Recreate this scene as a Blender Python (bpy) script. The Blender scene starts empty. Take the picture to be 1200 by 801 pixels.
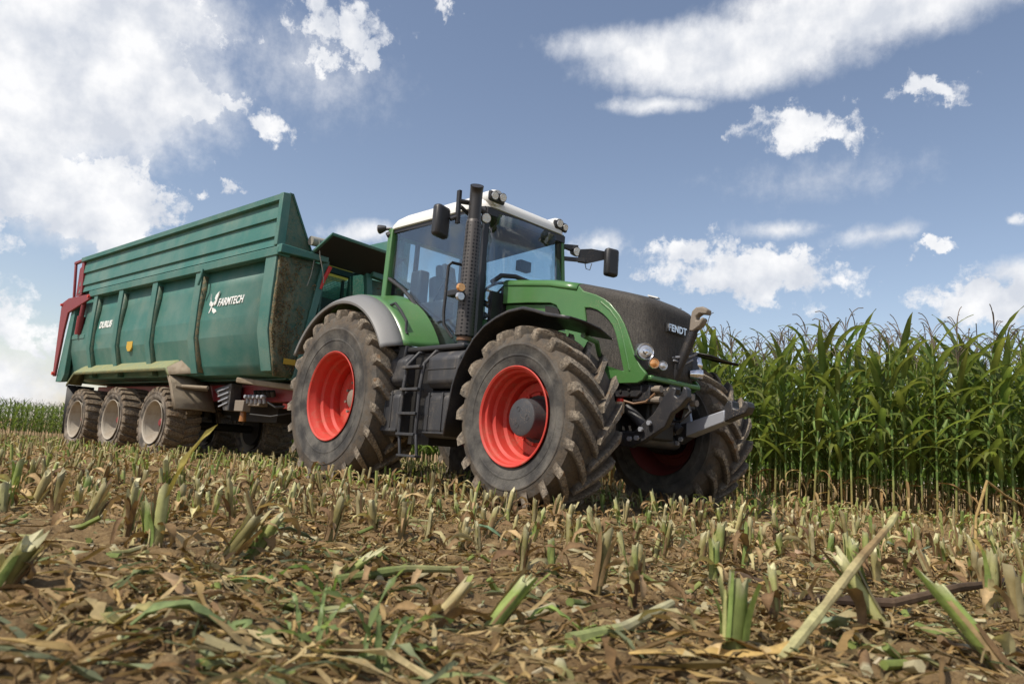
import bpy, bmesh, math, random
import numpy as np
from math import radians as rad, pi, sin, cos, atan2, hypot
from mathutils import Vector, Matrix
random.seed(7)
rng = np.random.default_rng(7)
scene = bpy.context.scene
COL = scene.collection

# ------------------------------------------------------------------ camera, sky, sun, exposure
PITCH, ROLL = rad(9.055), rad(4.155)
cF = Vector((0, cos(PITCH), sin(PITCH)))
cU0 = Vector((0, -sin(PITCH), cos(PITCH)))
cR0 = Vector((1, 0, 0))
cR = cR0 * cos(ROLL) + cU0 * sin(ROLL)
cU = cU0 * cos(ROLL) - cR0 * sin(ROLL)
cam = bpy.data.objects.new('camera', bpy.data.cameras.new('camera'))
COL.objects.link(cam)
M = Matrix((cR, cU, -cF)).transposed().to_4x4()
M.translation = (0, 0, .473)
cam.matrix_world = M
cam.data.sensor_width = 36
cam.data.lens = 24.6
cam.data.clip_start = .05
cam.data.clip_end = 3000
cam.data.dof.use_dof = True
cam.data.dof.focus_distance = 7.5
cam.data.dof.aperture_fstop = 5.0
scene.camera = cam

SUN_AZ, SUN_EL = rad(-128), rad(54)          # azimuth from +Y towards +X
world = bpy.data.worlds.new('World')
scene.world = world
world.use_nodes = True
sun = bpy.data.objects.new('sun', bpy.data.lights.new('sun', 'SUN'))
COL.objects.link(sun)
sd = Vector((sin(SUN_AZ) * cos(SUN_EL), cos(SUN_AZ) * cos(SUN_EL), sin(SUN_EL)))
sun.rotation_euler = sd.to_track_quat('Z', 'Y').to_euler()
sun.location = sd * 60
sun.data.energy = 3.2
sun.data.angle = rad(.6)
sun.data.color = (1, .93, .82)
scene.view_settings.view_transform = 'Standard'
scene.view_settings.look = 'None'
scene.view_settings.gamma = 1
scene.view_settings.exposure = 0.5
scene.view_settings.use_curve_mapping = False
scene.cycles.max_bounces = 8
scene.cycles.transparent_max_bounces = 16
SKY_STRENGTH = .122
CLOUD_GAIN = .64 / SKY_STRENGTH

# cloud banks: azimuth, elevation, half width, half height (degrees), tilt, density
CLOUDS = [(-38,22,17.5,7.5,14,1.7,0),(-34,27.5,12,4.5,14,1.3,0),(-33,15,5.5,3.8,7,1.3,0),(-37,21.6,14.5,6.6,16,1.25,1),(-35,26.5,13.0,4.6,14,1.15,1),(-31.6,15.0,5.2,4.0,7,2.6,1),(-37.5,16.0,6.0,5.0,12,1.7,1),
 (-27.8,24.2,5.0,3.0,-5,1.3,1),(-35.8,5.6,6.5,4.2,9,.8,1),(-36.8,12.0,4.4,2.0,13,.7,1),(-16.8,31.2,6.2,2.9,1,1.0,1),(-17.2,28.9,3.4,1.7,10,1.0,1),
 (-13.7,29.7,2.1,1.5,9,1.1,1),(-8.2,34.2,1.8,1.2,7,1,1),(-21.2,23.3,2.6,1.7,-18,1.15,1),(-24.7,24.3,3.2,1.3,-1,.9,1),(16.2,31.2,14.2,3.3,0,1.6,0),
 (27.5,33.2,14.5,3.2,-2,1.5,0),(6.6,32.3,7.0,1.7,3,.9,0),(11.1,28.1,5.6,.95,0,.85,0),(22.6,25.7,6.4,2.2,-6,1.05,1),(31.7,27.1,3.1,1.4,-8,1.15,1),
 (18.6,15.3,10.2,3.0,-4,1.4,1),(21.5,14.6,6,2.0,0,1.2,1),(13.6,16.9,5.0,1.6,8,1,1),(20.9,18.5,4.4,.9,0,.7,0),(28.1,17.7,3.9,1.0,6,.6,0),(31.8,16.2,1.6,.85,-5,1.2,1),
 (34.6,12.6,5.0,2.5,2,1.5,1),(36.6,14.4,3.0,1.3,1,.9,0),(-23.7,18.1,1.1,.75,11,.8,1),(-25.9,17.3,.8,.5,12,.8,1),(-12.7,16.7,3.9,1.2,7,.9,0),
 (6.6,17.4,3.2,1.3,6,.75,0),(36.8,17.9,1.1,.5,-8,.8,0),(-39,2.0,11,3.4,3,1.1,0),(-12,12,9,3,5,.5,0),(5,11,9,2.5,5,.45,0),(-19,28,9,5,0,.38,0),(24,22,9,2,0,.3,0)]

def build_world():
    nt = world.node_tree
    nt.nodes.clear()
    L = nt.links.new
    def n(t, **k):
        o = nt.nodes.new(t)
        for a, b in k.items():
            setattr(o, a, b)
        return o
    def m(op, a, b=None, c=None, clamp=False):
        o = n('ShaderNodeMath', operation=op, use_clamp=clamp)
        for i, v in enumerate((a, b, c)):
            if v is None: continue
            if isinstance(v, (int, float)): o.inputs[i].default_value = v
            else: L(v, o.inputs[i])
        return o.outputs[0]
    out = n('ShaderNodeOutputWorld'); bg = n('ShaderNodeBackground')
    sky = n('ShaderNodeTexSky', sky_type='NISHITA', sun_disc=False, sun_elevation=SUN_EL, sun_rotation=SUN_AZ % (2 * pi))
    sky.air_density = 1.0; sky.dust_density = .9; sky.ozone_density = 2.2
    tc = n('ShaderNodeTexCoord'); sep = n('ShaderNodeSeparateXYZ')
    L(tc.outputs['Generated'], sep.inputs[0])
    az = m('MULTIPLY', m('ARCTAN2', sep.outputs[0], sep.outputs[1]), 180 / pi)
    el = m('MULTIPLY', m('ARCSINE', sep.outputs[2]), 180 / pi)
    p0 = n('ShaderNodeCombineXYZ'); L(az, p0.inputs[0]); L(el, p0.inputs[1])
    # ragged edges: the position is pushed about by noise on two scales
    def noise(vec, scale, detail, rough=.55):
        o = n('ShaderNodeTexNoise', noise_dimensions='3D' if vec is tc.outputs['Generated'] else '2D'); o.inputs['Scale'].default_value = scale
        o.inputs['Detail'].default_value = detail; o.inputs['Roughness'].default_value = rough
        L(vec, o.inputs['Vector']); return o
    warp = noise(p0.outputs[0], .32, 7, .62)
    sub = n('ShaderNodeVectorMath', operation='SUBTRACT'); L(warp.outputs['Color'], sub.inputs[0]); sub.inputs[1].default_value = (.5, .5, .5)
    scl = n('ShaderNodeVectorMath', operation='MULTIPLY'); L(sub.outputs[0], scl.inputs[0]); scl.inputs[1].default_value = (5.5, 4.0, 0)
    add = n('ShaderNodeVectorMath', operation='ADD'); L(p0.outputs[0], add.inputs[0]); L(scl.outputs[0], add.inputs[1])
    dens = {0: None, 1: None}
    soft = n('ShaderNodeVectorMath', operation='MULTIPLY'); L(sub.outputs[0], soft.inputs[0]); soft.inputs[1].default_value = (5.0, 1.1, 0)
    add2 = n('ShaderNodeVectorMath', operation='ADD'); L(p0.outputs[0], add2.inputs[0]); L(soft.outputs[0], add2.inputs[1])
    for (a, e, w, h, r, k, puffy) in CLOUDS:
        mp = n('ShaderNodeMapping', vector_type='TEXTURE')
        mp.inputs['Location'].default_value = (a, e, 0)
        mp.inputs['Rotation'].default_value = (0, 0, rad(r))
        mp.inputs['Scale'].default_value = (w, h, 1)
        L((add if puffy else add2).outputs[0], mp.inputs['Vector'])
        ln = n('ShaderNodeVectorMath', operation='LENGTH'); L(mp.outputs[0], ln.inputs[0])
        v = m('MULTIPLY_ADD', ln.outputs['Value'], -k, k)
        dens[puffy] = v if dens[puffy] is None else m('MAXIMUM', dens[puffy], v)
    # the rest of the sky (seen only in reflections): broken cumulus
    rest = noise(tc.outputs['Generated'], 2.6, 6, .6)
    restv = m('MULTIPLY', m('SUBTRACT', rest.outputs['Fac'], .5), 5)
    away = m('GREATER_THAN', m('ABSOLUTE', az), 46)
    dens[1] = m('MAXIMUM', dens[1], m('MULTIPLY_ADD', away, 3, m('SUBTRACT', restv, 3)))
    fine = noise(p0.outputs[0], .55, 9, .62)
    billow = n('ShaderNodeTexVoronoi', feature='F1', voronoi_dimensions='2D'); billow.inputs['Scale'].default_value = .5; billow.inputs['Detail'].default_value = 3
    L(add.outputs[0], billow.inputs['Vector'])
    fz = m('SUBTRACT', fine.outputs['Fac'], .5)
    dp = m('MULTIPLY_ADD', fz, 1.35, dens[1]); dp = m('MULTIPLY_ADD', m('SUBTRACT', .45, billow.outputs['Distance']), .55, dp)
    ds = m('MULTIPLY_ADD', fz, .5, dens[0])
    def smooth(v, lo, hi):
        o = n('ShaderNodeMapRange', interpolation_type='SMOOTHSTEP'); L(v, o.inputs[0]); o.inputs[1].default_value = lo; o.inputs[2].default_value = hi; return o.outputs[0]
    alpha = m('MULTIPLY', m('MAXIMUM', smooth(dp, .0, .60), smooth(ds, -.02, .80)), .97)
    # bodies of the clouds: lit tops, greyer bellies
    off = n('ShaderNodeVectorMath', operation='ADD'); L(p0.outputs[0], off.inputs[0]); off.inputs[1].default_value = (.9, -1.1, 0)
    body = noise(off.outputs[0], .28, 6, .55)
    mr2 = n('ShaderNodeMapRange'); L(body.outputs['Fac'], mr2.inputs[0])
    mr2.inputs[1].default_value = .32; mr2.inputs[2].default_value = .66
    cm = n('ShaderNodeMix', data_type='RGBA'); L(mr2.outputs[0], cm.inputs[0])
    g = CLOUD_GAIN
    cm.inputs[6].default_value = (.76 * g, .80 * g, .88 * g, 1); cm.inputs[7].default_value = (1.12 * g, 1.12 * g, 1.13 * g, 1)
    tint = n('ShaderNodeMix', data_type='RGBA', blend_type='MULTIPLY'); tint.inputs[0].default_value = 1
    L(sky.outputs[0], tint.inputs[6]); tint.inputs[7].default_value = (1.10, .93, .82, 1)
    mix = n('ShaderNodeMix', data_type='RGBA'); L(alpha, mix.inputs[0]); L(tint.outputs[2], mix.inputs[6]); L(cm.outputs[2], mix.inputs[7])
    L(mix.outputs[2], bg.inputs[0]); bg.inputs[1].default_value = SKY_STRENGTH
    L(bg.outputs[0], out.inputs[0])
build_world()

# ------------------------------------------------------------------ helpers
class MB:
    """collects geometry for ONE mesh object"""
    def __init__(s): s.v = []; s.f = []; s.c = []; s.a = []
    def add(s, vs, fs, col=(1, 1, 1), a=0.):
        o = len(s.v); s.v.extend([tuple(p) for p in vs]); s.f.extend([tuple(i + o for i in q) for q in fs])
        if col and isinstance(col[0], (tuple, list, np.ndarray)): s.c.extend([tuple(c) for c in col])
        else: s.c.extend([tuple(col)] * len(vs))
        if isinstance(a, (list, tuple, np.ndarray)): s.a.extend(list(a))
        else: s.a.extend([a] * len(vs))
        return s
    def box(s, c, d, rz=0, ry=0, rx=0, **k):
        m = Matrix.Rotation(rz, 3, 'Z') @ Matrix.Rotation(ry, 3, 'Y') @ Matrix.Rotation(rx, 3, 'X')
        vs = []
        for x in (-.5, .5):
            for y in (-.5, .5):
                for z in (-.5, .5):
                    vs.append(Vector(c) + m @ Vector((x * d[0], y * d[1], z * d[2])))
        return s.add(vs, [(0, 1, 3, 2), (4, 6, 7, 5), (0, 4, 5, 1), (2, 3, 7, 6), (0, 2, 6, 4), (1, 5, 7, 3)], **k)
    def bar(s, p, q, w, h, up=(0, 0, 1), **k):
        p = Vector(p); q = Vector(q); d = (q - p).normalized(); u = Vector(up)
        sd_ = d.cross(u)
        if sd_.length < 1e-4: sd_ = d.cross(Vector((0, 1, 0)))
        sd_.normalize(); u = sd_.cross(d)
        vs = []
        for e in (p, q):
            for a, b in ((-1, -1), (1, -1), (1, 1), (-1, 1)): vs.append(e + sd_ * a * w / 2 + u * b * h / 2)
        return s.add(vs, [(3, 2, 1, 0), (4, 5, 6, 7), (0, 1, 5, 4), (1, 2, 6, 5), (2, 3, 7, 6), (3, 0, 4, 7)], **k)
    def tube(s, pts, r, n=8, cap=True, col=(1, 1, 1), a=0.):
        pts = [Vector(p) for p in pts]; rr = r if isinstance(r, (list, tuple)) else [r] * len(pts)
        vs = []; fs = []; cs = []
        prev = None
        for i, p in enumerate(pts):
            d = (pts[min(i + 1, len(pts) - 1)] - pts[max(i - 1, 0)]).normalized()
            if prev is None:
                u = d.cross(Vector((0, 0, 1)))
                if u.length < 1e-3: u = d.cross(Vector((1, 0, 0)))
            else: u = prev - d * prev.dot(d)
            u.normalize(); prev = u; w = d.cross(u)
            for k in range(n):
                t = 2 * pi * k / n
                vs.append(p + u * cos(t) * rr[i] + w * sin(t) * rr[i])
                if isinstance(col[0], (tuple, list)): cs.append(col[i])
        for i in range(len(pts) - 1):
            for k in range(n):
                k2 = (k + 1) % n
                fs.append((i * n + k, i * n + k2, (i + 1) * n + k2, (i + 1) * n + k))
        if cap:
            fs.append(tuple(range(n - 1, -1, -1))); fs.append(tuple((len(pts) - 1) * n + k for k in range(n)))
        return s.add(vs, fs, cs if cs else col, a)
    def lathe(s, prof, n=48, c=(0, 0, 0), axis='y', a=None, arc=(0, 2 * pi), **k):
        """prof: (radius, position along the axis)"""
        full = abs(arc[1] - arc[0] - 2 * pi) < 1e-6; m_ = n if full else n + 1
        vs = []; at = []
        for j in range(m_):
            t = arc[0] + (arc[1] - arc[0]) * j / n
            for i, (r, y) in enumerate(prof):
                p = (r * cos(t), y, r * sin(t)) if axis == 'y' else ((r * cos(t), r * sin(t), y) if axis == 'z' else (y, r * cos(t), r * sin(t)))
                vs.append((c[0] + p[0], c[1] + p[1], c[2] + p[2])); at.append(a[i] if a else 0.)
        q = len(prof); fs = []
        for j in range(n):
            j2 = (j + 1) % m_
            for i in range(q - 1): fs.append((j * q + i, j2 * q + i, j2 * q + i + 1, j * q + i + 1))
        return s.add(vs, fs, a=at, **k)
    def prism(s, poly, y0, y1, plane='xz', **k):
        n = len(poly); T = {'xz': lambda u, v, w: (u, w, v), 'yz': lambda u, v, w: (w, u, v), 'xy': lambda u, v, w: (u, v, w)}[plane]
        vs = [T(u, v, y0) for u, v in poly] + [T(u, v, y1) for u, v in poly]
        fs = [tuple(range(n)), tuple(range(2 * n - 1, n - 1, -1))] + [(i, i + n, (i + 1) % n + n, (i + 1) % n) for i in range(n)]
        return s.add(vs, fs, **k)
    def sheet(s, grid, **k):
        r = len(grid); c = len(grid[0]); vs = [p for row in grid for p in row]
        return s.add(vs, [(i * c + j, i * c + j + 1, (i + 1) * c + j + 1, (i + 1) * c + j) for i in range(r - 1) for j in range(c - 1)], **k)
    def disc(s, c, nrm, r, n=16, th=.01, **k):
        d = Vector(nrm).normalized() * th
        return s.tube([Vector(c), Vector(c) + d], r, n, **k)
    def mesh(s, name, mat, smooth=35):
        me = bpy.data.meshes.new(name); me.from_pydata(s.v, [], s.f)
        me.materials.append(mat)
        if any(c != (1, 1, 1) for c in s.c):
            at = me.color_attributes.new('col', 'FLOAT_COLOR', 'POINT')
            at.data.foreach_set('color', np.hstack([np.array(s.c, float), np.ones((len(s.c), 1))]).ravel())
        if any(s.a):
            at = me.attributes.new('dirt', 'FLOAT', 'POINT'); at.data.foreach_set('value', np.array(s.a, float))
        bm = bmesh.new(); bm.from_mesh(me); bmesh.ops.recalc_face_normals(bm, faces=bm.faces); bm.to_mesh(me); bm.free()
        if smooth:
            me.shade_smooth()
            me.set_sharp_from_angle(angle=rad(smooth))
        me.update()
        return me
    def build(s, name, mat, parent=None, smooth=35, bevel=0, solid=0, loc=None, label=None):
        o = bpy.data.objects.new(name, s.mesh(name, mat, smooth)); COL.objects.link(o)
        if parent: o.parent = parent
        if loc: o.location = loc
        if solid:
            md = o.modifiers.new('thickness', 'SOLIDIFY'); md.thickness = solid; md.offset = 0
        if bevel:
            md = o.modifiers.new('bevel', 'BEVEL'); md.width = bevel; md.segments = 2; md.limit_method = 'ANGLE'; md.angle_limit = rad(40)
            md.harden_normals = False
        if label: o['label'] = label
        return o

def tag(o, label=None, cat=None, group=None, kind=None):
    if label: o['label'] = label
    if cat: o['category'] = cat
    if group: o['group'] = group
    if kind: o['kind'] = kind
    return o
def empty(name, parent=None, loc=(0, 0, 0), rz=0):
    o = bpy.data.objects.new(name, None); COL.objects.link(o); o.location = loc; o.rotation_euler = (0, 0, rz)
    o.empty_display_size = .2
    if parent: o.parent = parent
    return o
def inst(name, me, parent=None, loc=(0, 0, 0), rot=(0, 0, 0), sc=None):
    o = bpy.data.objects.new(name, me); COL.objects.link(o); o.location = loc; o.rotation_euler = rot
    if sc: o.scale = sc
    if parent: o.parent = parent
    return o
def copy_tree(o, parent=None):
    c = o.copy(); COL.objects.link(c)
    if parent: c.parent = parent
    for ch in list(o.children): copy_tree(ch, c)
    return c

def vnoise(x, y, seed=0):
    xi = np.floor(x).astype(np.int64); yi = np.floor(y).astype(np.int64); fx = x - xi; fy = y - yi
    fx = fx * fx * (3 - 2 * fx); fy = fy * fy * (3 - 2 * fy)
    def h(a, b):
        q = (a * 374761393 + b * 668265263 + seed * 974634777) & 0xffffffff
        q = ((q ^ (q >> 13)) * 1274126177) & 0xffffffff
        return ((q ^ (q >> 16)) & 0xffff) / 65535.
    return (h(xi, yi) * (1 - fx) + h(xi + 1, yi) * fx) * (1 - fy) + (h(xi, yi + 1) * (1 - fx) + h(xi + 1, yi + 1) * fx) * fy
def ground_h(x, y, fine=True):
    x = np.asarray(x, float); y = np.asarray(y, float)
    z = .10 * np.exp(-((np.clip(y, .5, None) - .5) / 2.6) ** 2)
    r = np.hypot(x, y)
    z = z - np.where(r > 13, (r - 13) * .0178, 0) * (r < 60) - (r >= 60) * 47 * .0178
    z = z + (vnoise(x * 1.3, y * 1.3, 1) - .5) * .05 + (vnoise(x * 4, y * 4, 2) - .5) * .035
    if fine: z = z + (vnoise(x * 11, y * 11, 3) - .5) * .026 + np.maximum(vnoise(x * 26, y * 26, 4) - .5, 0) * .045 + np.maximum(vnoise(x * 60, y * 60, 5) - .6, 0) * .018
    return z

# ------------------------------------------------------------------ materials
def new_mat(name):
    m_ = bpy.data.materials.new(name); m_.use_nodes = True; nt = m_.node_tree
    return m_, nt, nt.nodes['Principled BSDF']
def node(nt, t, ins=None, **k):
    o = nt.nodes.new(t)
    for a, b in k.items(): setattr(o, a, b)
    for a, b in (ins or {}).items():
        if isinstance(b, bpy.types.NodeSocket): nt.links.new(b, o.inputs[a])
        else: o.inputs[a].default_value = b
    return o
def c4(c): return (c[0], c[1], c[2], 1)
def tex_noise(nt, scale, detail=5, rough=.6, vec=None, stretch=None):
    tc = node(nt, 'ShaderNodeTexCoord'); v = vec or tc.outputs['Object']
    if stretch: v = node(nt, 'ShaderNodeMapping', {'Vector': v, 'Scale': stretch}).outputs[0]
    return node(nt, 'ShaderNodeTexNoise', {'Vector': v, 'Scale': scale, 'Detail': detail, 'Roughness': rough}).outputs['Fac']
def ramp(nt, fac, lo, hi):
    return node(nt, 'ShaderNodeMapRange', {0: fac, 1: lo, 2: hi}, interpolation_type='SMOOTHSTEP').outputs[0]
def mixc(nt, fac, a, b):
    o = node(nt, 'ShaderNodeMix', data_type='RGBA')
    for i, v in ((0, fac), (6, a), (7, b)):
        if isinstance(v, bpy.types.NodeSocket): nt.links.new(v, o.inputs[i])
        else: o.inputs[i].default_value = c4(v) if isinstance(v, tuple) else v
    return o.outputs[2]
def math_(nt, op, a, b, clamp=True):
    o = node(nt, 'ShaderNodeMath', {0: a, 1: b}, operation=op, use_clamp=clamp); return o.outputs[0]
def bump(nt, b, h, strength, dist=.01):
    o = node(nt, 'ShaderNodeBump', {'Height': h, 'Strength': strength, 'Distance': dist}); nt.links.new(o.outputs[0], b.inputs['Normal']); return o

def paint(name, col, rough=.4, dirt=(.27, .21, .13), amt=.5, scale=3., streak=None, metal=0., speck=0., use_attr=False, coat=0., fade=None, bumpy=0.):
    """painted / plastic / metal surface with dust, mud patches and specks"""
    m_, nt, b = new_mat(name)
    n1 = tex_noise(nt, scale, 8, .68, stretch=streak); n2 = tex_noise(nt, scale * 14, 4, .7)
    lo = .78 - amt * .5
    f = ramp(nt, n1, lo, lo + .3)
    f = math_(nt, 'MULTIPLY', f, ramp(nt, n2, .25, .75))
    base = col
    if fade:
        base = mixc(nt, ramp(nt, tex_noise(nt, 1.3, 4), .35, .7), col, fade)
    if speck:
        v = node(nt, 'ShaderNodeTexVoronoi', {'Scale': 55., 'Vector': node(nt, 'ShaderNodeTexCoord').outputs['Object']})
        s_ = ramp(nt, v.outputs['Distance'], .28, .16)
        s_ = math_(nt, 'MULTIPLY', s_, ramp(nt, tex_noise(nt, 2.5, 4), .62 - .3 * speck, .75 - .2 * speck))
        f = math_(nt, 'MAXIMUM', f, s_)
    if use_attr:
        at = node(nt, 'ShaderNodeAttribute', attribute_name='dirt')
        n3 = ramp(nt, tex_noise(nt, 16, 6, .7), .25, .62)
        f = math_(nt, 'MAXIMUM', f, math_(nt, 'MULTIPLY', at.outputs['Fac'], n3))
    n4 = tex_noise(nt, scale * 38, 6, .75)
    f = math_(nt, 'MAXIMUM', f, math_(nt, 'MULTIPLY', math_(nt, 'MULTIPLY', ramp(nt, n4, .54, .62), ramp(nt, n1, .38, .62)), amt * .75))
    dcol = mixc(nt, n2, tuple(c * .72 for c in dirt), tuple(min(1, c * 1.25) for c in dirt))
    nt.links.new(mixc(nt, f, base, dcol), b.inputs['Base Color'])
    nt.links.new(node(nt, 'ShaderNodeMapRange', {0: f, 3: rough, 4: .95}).outputs[0], b.inputs['Roughness'])
    if metal: nt.links.new(node(nt, 'ShaderNodeMapRange', {0: f, 3: metal, 4: 0.}).outputs[0], b.inputs['Metallic'])
    if coat: b.inputs['Coat Weight'].default_value = coat; b.inputs['Coat Roughness'].default_value = .15
    h = math_(nt, 'ADD', math_(nt, 'MULTIPLY', f, .6), math_(nt, 'MULTIPLY', n2, .25))
    bump(nt, b, h, .35 + bumpy, .006 + .01 * bumpy)
    return m_

M_GREEN = paint('tractor_green', (.064, .168, .050), .33, amt=.32, scale=4, speck=.35, coat=.25, fade=(.075, .20, .055))
M_GREY = paint('fender_grey', (.20, .20, .195), .5, amt=.25, scale=5, speck=.2)
M_TEAL = paint('trailer_green', (.034, .150, .124), .55, dirt=(.27, .27, .18), amt=.46, scale=2.0, streak=(.7, 1, 1.1), speck=.4, fade=(.10, .195, .162))
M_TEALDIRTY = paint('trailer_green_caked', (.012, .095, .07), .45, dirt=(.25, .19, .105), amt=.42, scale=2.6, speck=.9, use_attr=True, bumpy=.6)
M_RED = paint('wheel_red', (.53, .042, .027), .6, dirt=(.33, .19, .12), amt=.62, scale=7, speck=.4)
M_DRED = paint('trailer_red', (.21, .022, .026), .5, dirt=(.25, .17, .1), amt=.35, scale=4)
M_BLACK = paint('black_plastic', (.022, .022, .024), .45, dirt=(.2, .16, .11), amt=.3, scale=5, speck=.15)
M_TANK = paint('dusty_black_plastic', (.036, .037, .041), .5, dirt=(.22, .19, .15), amt=.58, scale=6, streak=(1, 1, .3), speck=.4)
M_BLACKP = paint('dark_metal', (.026, .026, .029), .42, dirt=(.19, .15, .11), amt=.5, scale=8, speck=.5)
M_CHASSIS = paint('chassis_black', (.016, .015, .014), .6, dirt=(.09, .065, .04), amt=.4, scale=6)
M_GREYHUB = paint('hub_grey', (.05, .052, .057), .45, dirt=(.2, .16, .12), amt=.45, scale=7, speck=.4)
M_STEEL = paint('worn_steel', (.33, .345, .38), .45, dirt=(.2, .15, .1), amt=.3, scale=8, metal=.2)
M_CASTMUD = paint('muddy_cast_steel', (.22, .185, .145), .7, dirt=(.25, .16, .09), amt=.5, scale=12)
M_WHITE = paint('roof_white', (.74, .74, .71), .4, dirt=(.4, .36, .3), amt=.12, scale=4)
M_LETTER = paint('white_lettering', (.78, .79, .76), .5, amt=.15, scale=20)
M_CHROME = paint('chrome', (.75, .76, .78), .15, amt=.1, scale=10, metal=.9)
M_BEIGE = paint('trailer_rim_beige', (.40, .36, .29), .65, dirt=(.22, .15, .09), amt=.75, scale=5)
M_DUSTY = paint('chaff_dusted_metal', (.20, .235, .13), .85, dirt=(.40, .37, .15), amt=.85, scale=5, speck=.8, bumpy=.6)
M_MUDFLAP = paint('muddy_mudguard', (.25, .205, .145), .8, dirt=(.22, .155, .09), amt=.7, scale=9, bumpy=.6)
M_YELLOW = paint('yellow_sticker', (.55, .34, .03), .5, amt=.3, scale=20)
M_ORANGE = paint('orange_plastic', (.75, .16, .02), .3, amt=.15, scale=20)
M_LINING = paint('cab_lining', (.010, .010, .011), .9, dirt=(.02, .018, .015), amt=.1)
M_SEAT = paint('seat_cloth', (.09, .095, .1), .8, amt=.1, scale=8)
M_TARP = paint('tarp', (.30, .29, .25), .8, amt=.35, scale=8)
M_REDPL = paint('red_cap', (.6, .03, .02), .4, amt=.1, scale=8)

def m_grille():
    m_, nt, b = new_mat('hood_mesh_black')
    tc = node(nt, 'ShaderNodeTexCoord').outputs['Object']
    w = node(nt, 'ShaderNodeTexVoronoi', {'Vector': tc, 'Scale': 85.}, feature='F1')
    hole = ramp(nt, w.outputs['Distance'], .5, .2)
    base = mixc(nt, hole, (.045, .040, .034), (.012, .011, .010))
    st = tex_noise(nt, 55, 8, .75, stretch=(1, 1, .22)); big = tex_noise(nt, 3.0, 5, .6)
    f = math_(nt, 'MULTIPLY', ramp(nt, st, .40, .66), ramp(nt, big, .22, .75))
    nt.links.new(mixc(nt, math_(nt, 'MULTIPLY', f, .6), base, (.145, .128, .105)), b.inputs['Base Color'])
    b.inputs['Roughness'].default_value = .75
    bump(nt, b, math_(nt, 'ADD', math_(nt, 'MULTIPLY', hole, -.6, False), f, False), .5, .006)
    return m_
M_GRILLE = m_grille()
def m_guard():
    m_, nt, b = new_mat('perforated_guard')
    tc = node(nt, 'ShaderNodeTexCoord').outputs['Object']
    w = node(nt, 'ShaderNodeTexVoronoi', {'Vector': tc, 'Scale': 24., 'Randomness': .1}, feature='F1')
    hole = ramp(nt, w.outputs['Distance'], .40, .26)
    nt.links.new(mixc(nt, hole, (.075, .068, .064), (.004, .004, .004)), b.inputs['Base Color'])
    b.inputs['Roughness'].default_value = .5; b.inputs['Metallic'].default_value = .3
    bump(nt, b, hole, -.6, .008)
    return m_
M_GUARD = m_guard()
def m_tyre(name, mud, wall):
    m_, nt, b = new_mat(name)
    at = node(nt, 'ShaderNodeAttribute', attribute_name='dirt').outputs['Fac']
    n1 = tex_noise(nt, 9, 9, .72); n2 = tex_noise(nt, 40, 5, .7); n3 = tex_noise(nt, 3.5, 4, .6)
    f = math_(nt, 'MULTIPLY', at, ramp(nt, n1, .24, .58))
    rub = mixc(nt, ramp(nt, n3, .35, .68), (.030, .029, .028), wall)
    mudc = mixc(nt, ramp(nt, n2, .35, .65), tuple(c * .42 for c in mud), tuple(c * 1.25 for c in mud))
    mudc = mixc(nt, ramp(nt, tex_noise(nt, 6, 4), .58, .72), mudc, (.21, .115, .05))
    low = mixc(nt, n2, (.055, .044, .033), (.145, .11, .075))
    rub = mixc(nt, math_(nt, 'MULTIPLY', ramp(nt, at, .15, .35), ramp(nt, n1, .3, .6)), rub, low)
    f = math_(nt, 'MULTIPLY', f, ramp(nt, at, .35, .95))
    nt.links.new(mixc(nt, f, rub, mudc), b.inputs['Base Color'])
    b.inputs['Roughness'].default_value = .88
    bump(nt, b, math_(nt, 'ADD', math_(nt, 'MULTIPLY', n1, f), math_(nt, 'MULTIPLY', n2, .35), False), .9, .02)
    return m_
M_TYRE = m_tyre('tractor_tyre', (.29, .242, .182), (.125, .116, .10))
M_TYRE2 = m_tyre('trailer_tyre', (.23, .175, .115), (.34, .29, .23))

def m_glass():
    m_, nt, b = new_mat('cab_glass'); nt.nodes.remove(b)
    out = nt.nodes['Material Output']
    tr = node(nt, 'ShaderNodeBsdfTransparent', {'Color': (.86, .94, .96, 1)})
    gl = node(nt, 'ShaderNodeBsdfGlossy', {'Roughness': .03, 'Color': (.9, .95, 1, 1)})
    fr = node(nt, 'ShaderNodeLayerWeight', {'Blend': .5})
    fr = math_(nt, 'MULTIPLY', math_(nt, 'POWER', fr.outputs['Facing'], 3.5), .55)
    du = node(nt, 'ShaderNodeBsdfDiffuse', {'Color': (.25, .22, .18, 1)})
    dust = math_(nt, 'MULTIPLY', ramp(nt, tex_noise(nt, 3, 6, .65, stretch=(1, 1, .5)), .45, .85), .11)
    mx = node(nt, 'ShaderNodeMixShader', {0: math_(nt, 'ADD', fr, .085)}); nt.links.new(tr.outputs[0], mx.inputs[1]); nt.links.new(gl.outputs[0], mx.inputs[2])
    m2 = node(nt, 'ShaderNodeMixShader', {0: dust}); nt.links.new(mx.outputs[0], m2.inputs[1]); nt.links.new(du.outputs[0], m2.inputs[2])
    nt.links.new(m2.outputs[0], out.inputs[0])
    return m_
M_GLASS = m_glass()
def m_lens(name, col):
    m_, nt, b = new_mat(name)
    b.inputs['Base Color'].default_value = c4(col); b.inputs['Roughness'].default_value = .12; b.inputs['Metallic'].default_value = .6
    w = node(nt, 'ShaderNodeTexVoronoi', {'Vector': node(nt, 'ShaderNodeTexCoord').outputs['Object'], 'Scale': 70.})
    bump(nt, b, w.outputs['Distance'], .35, .004)
    return m_
M_LENS = m_lens('lamp_lens', (.55, .56, .57)); M_AMBER = m_lens('amber_lens', (.85, .42, .16))

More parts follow.
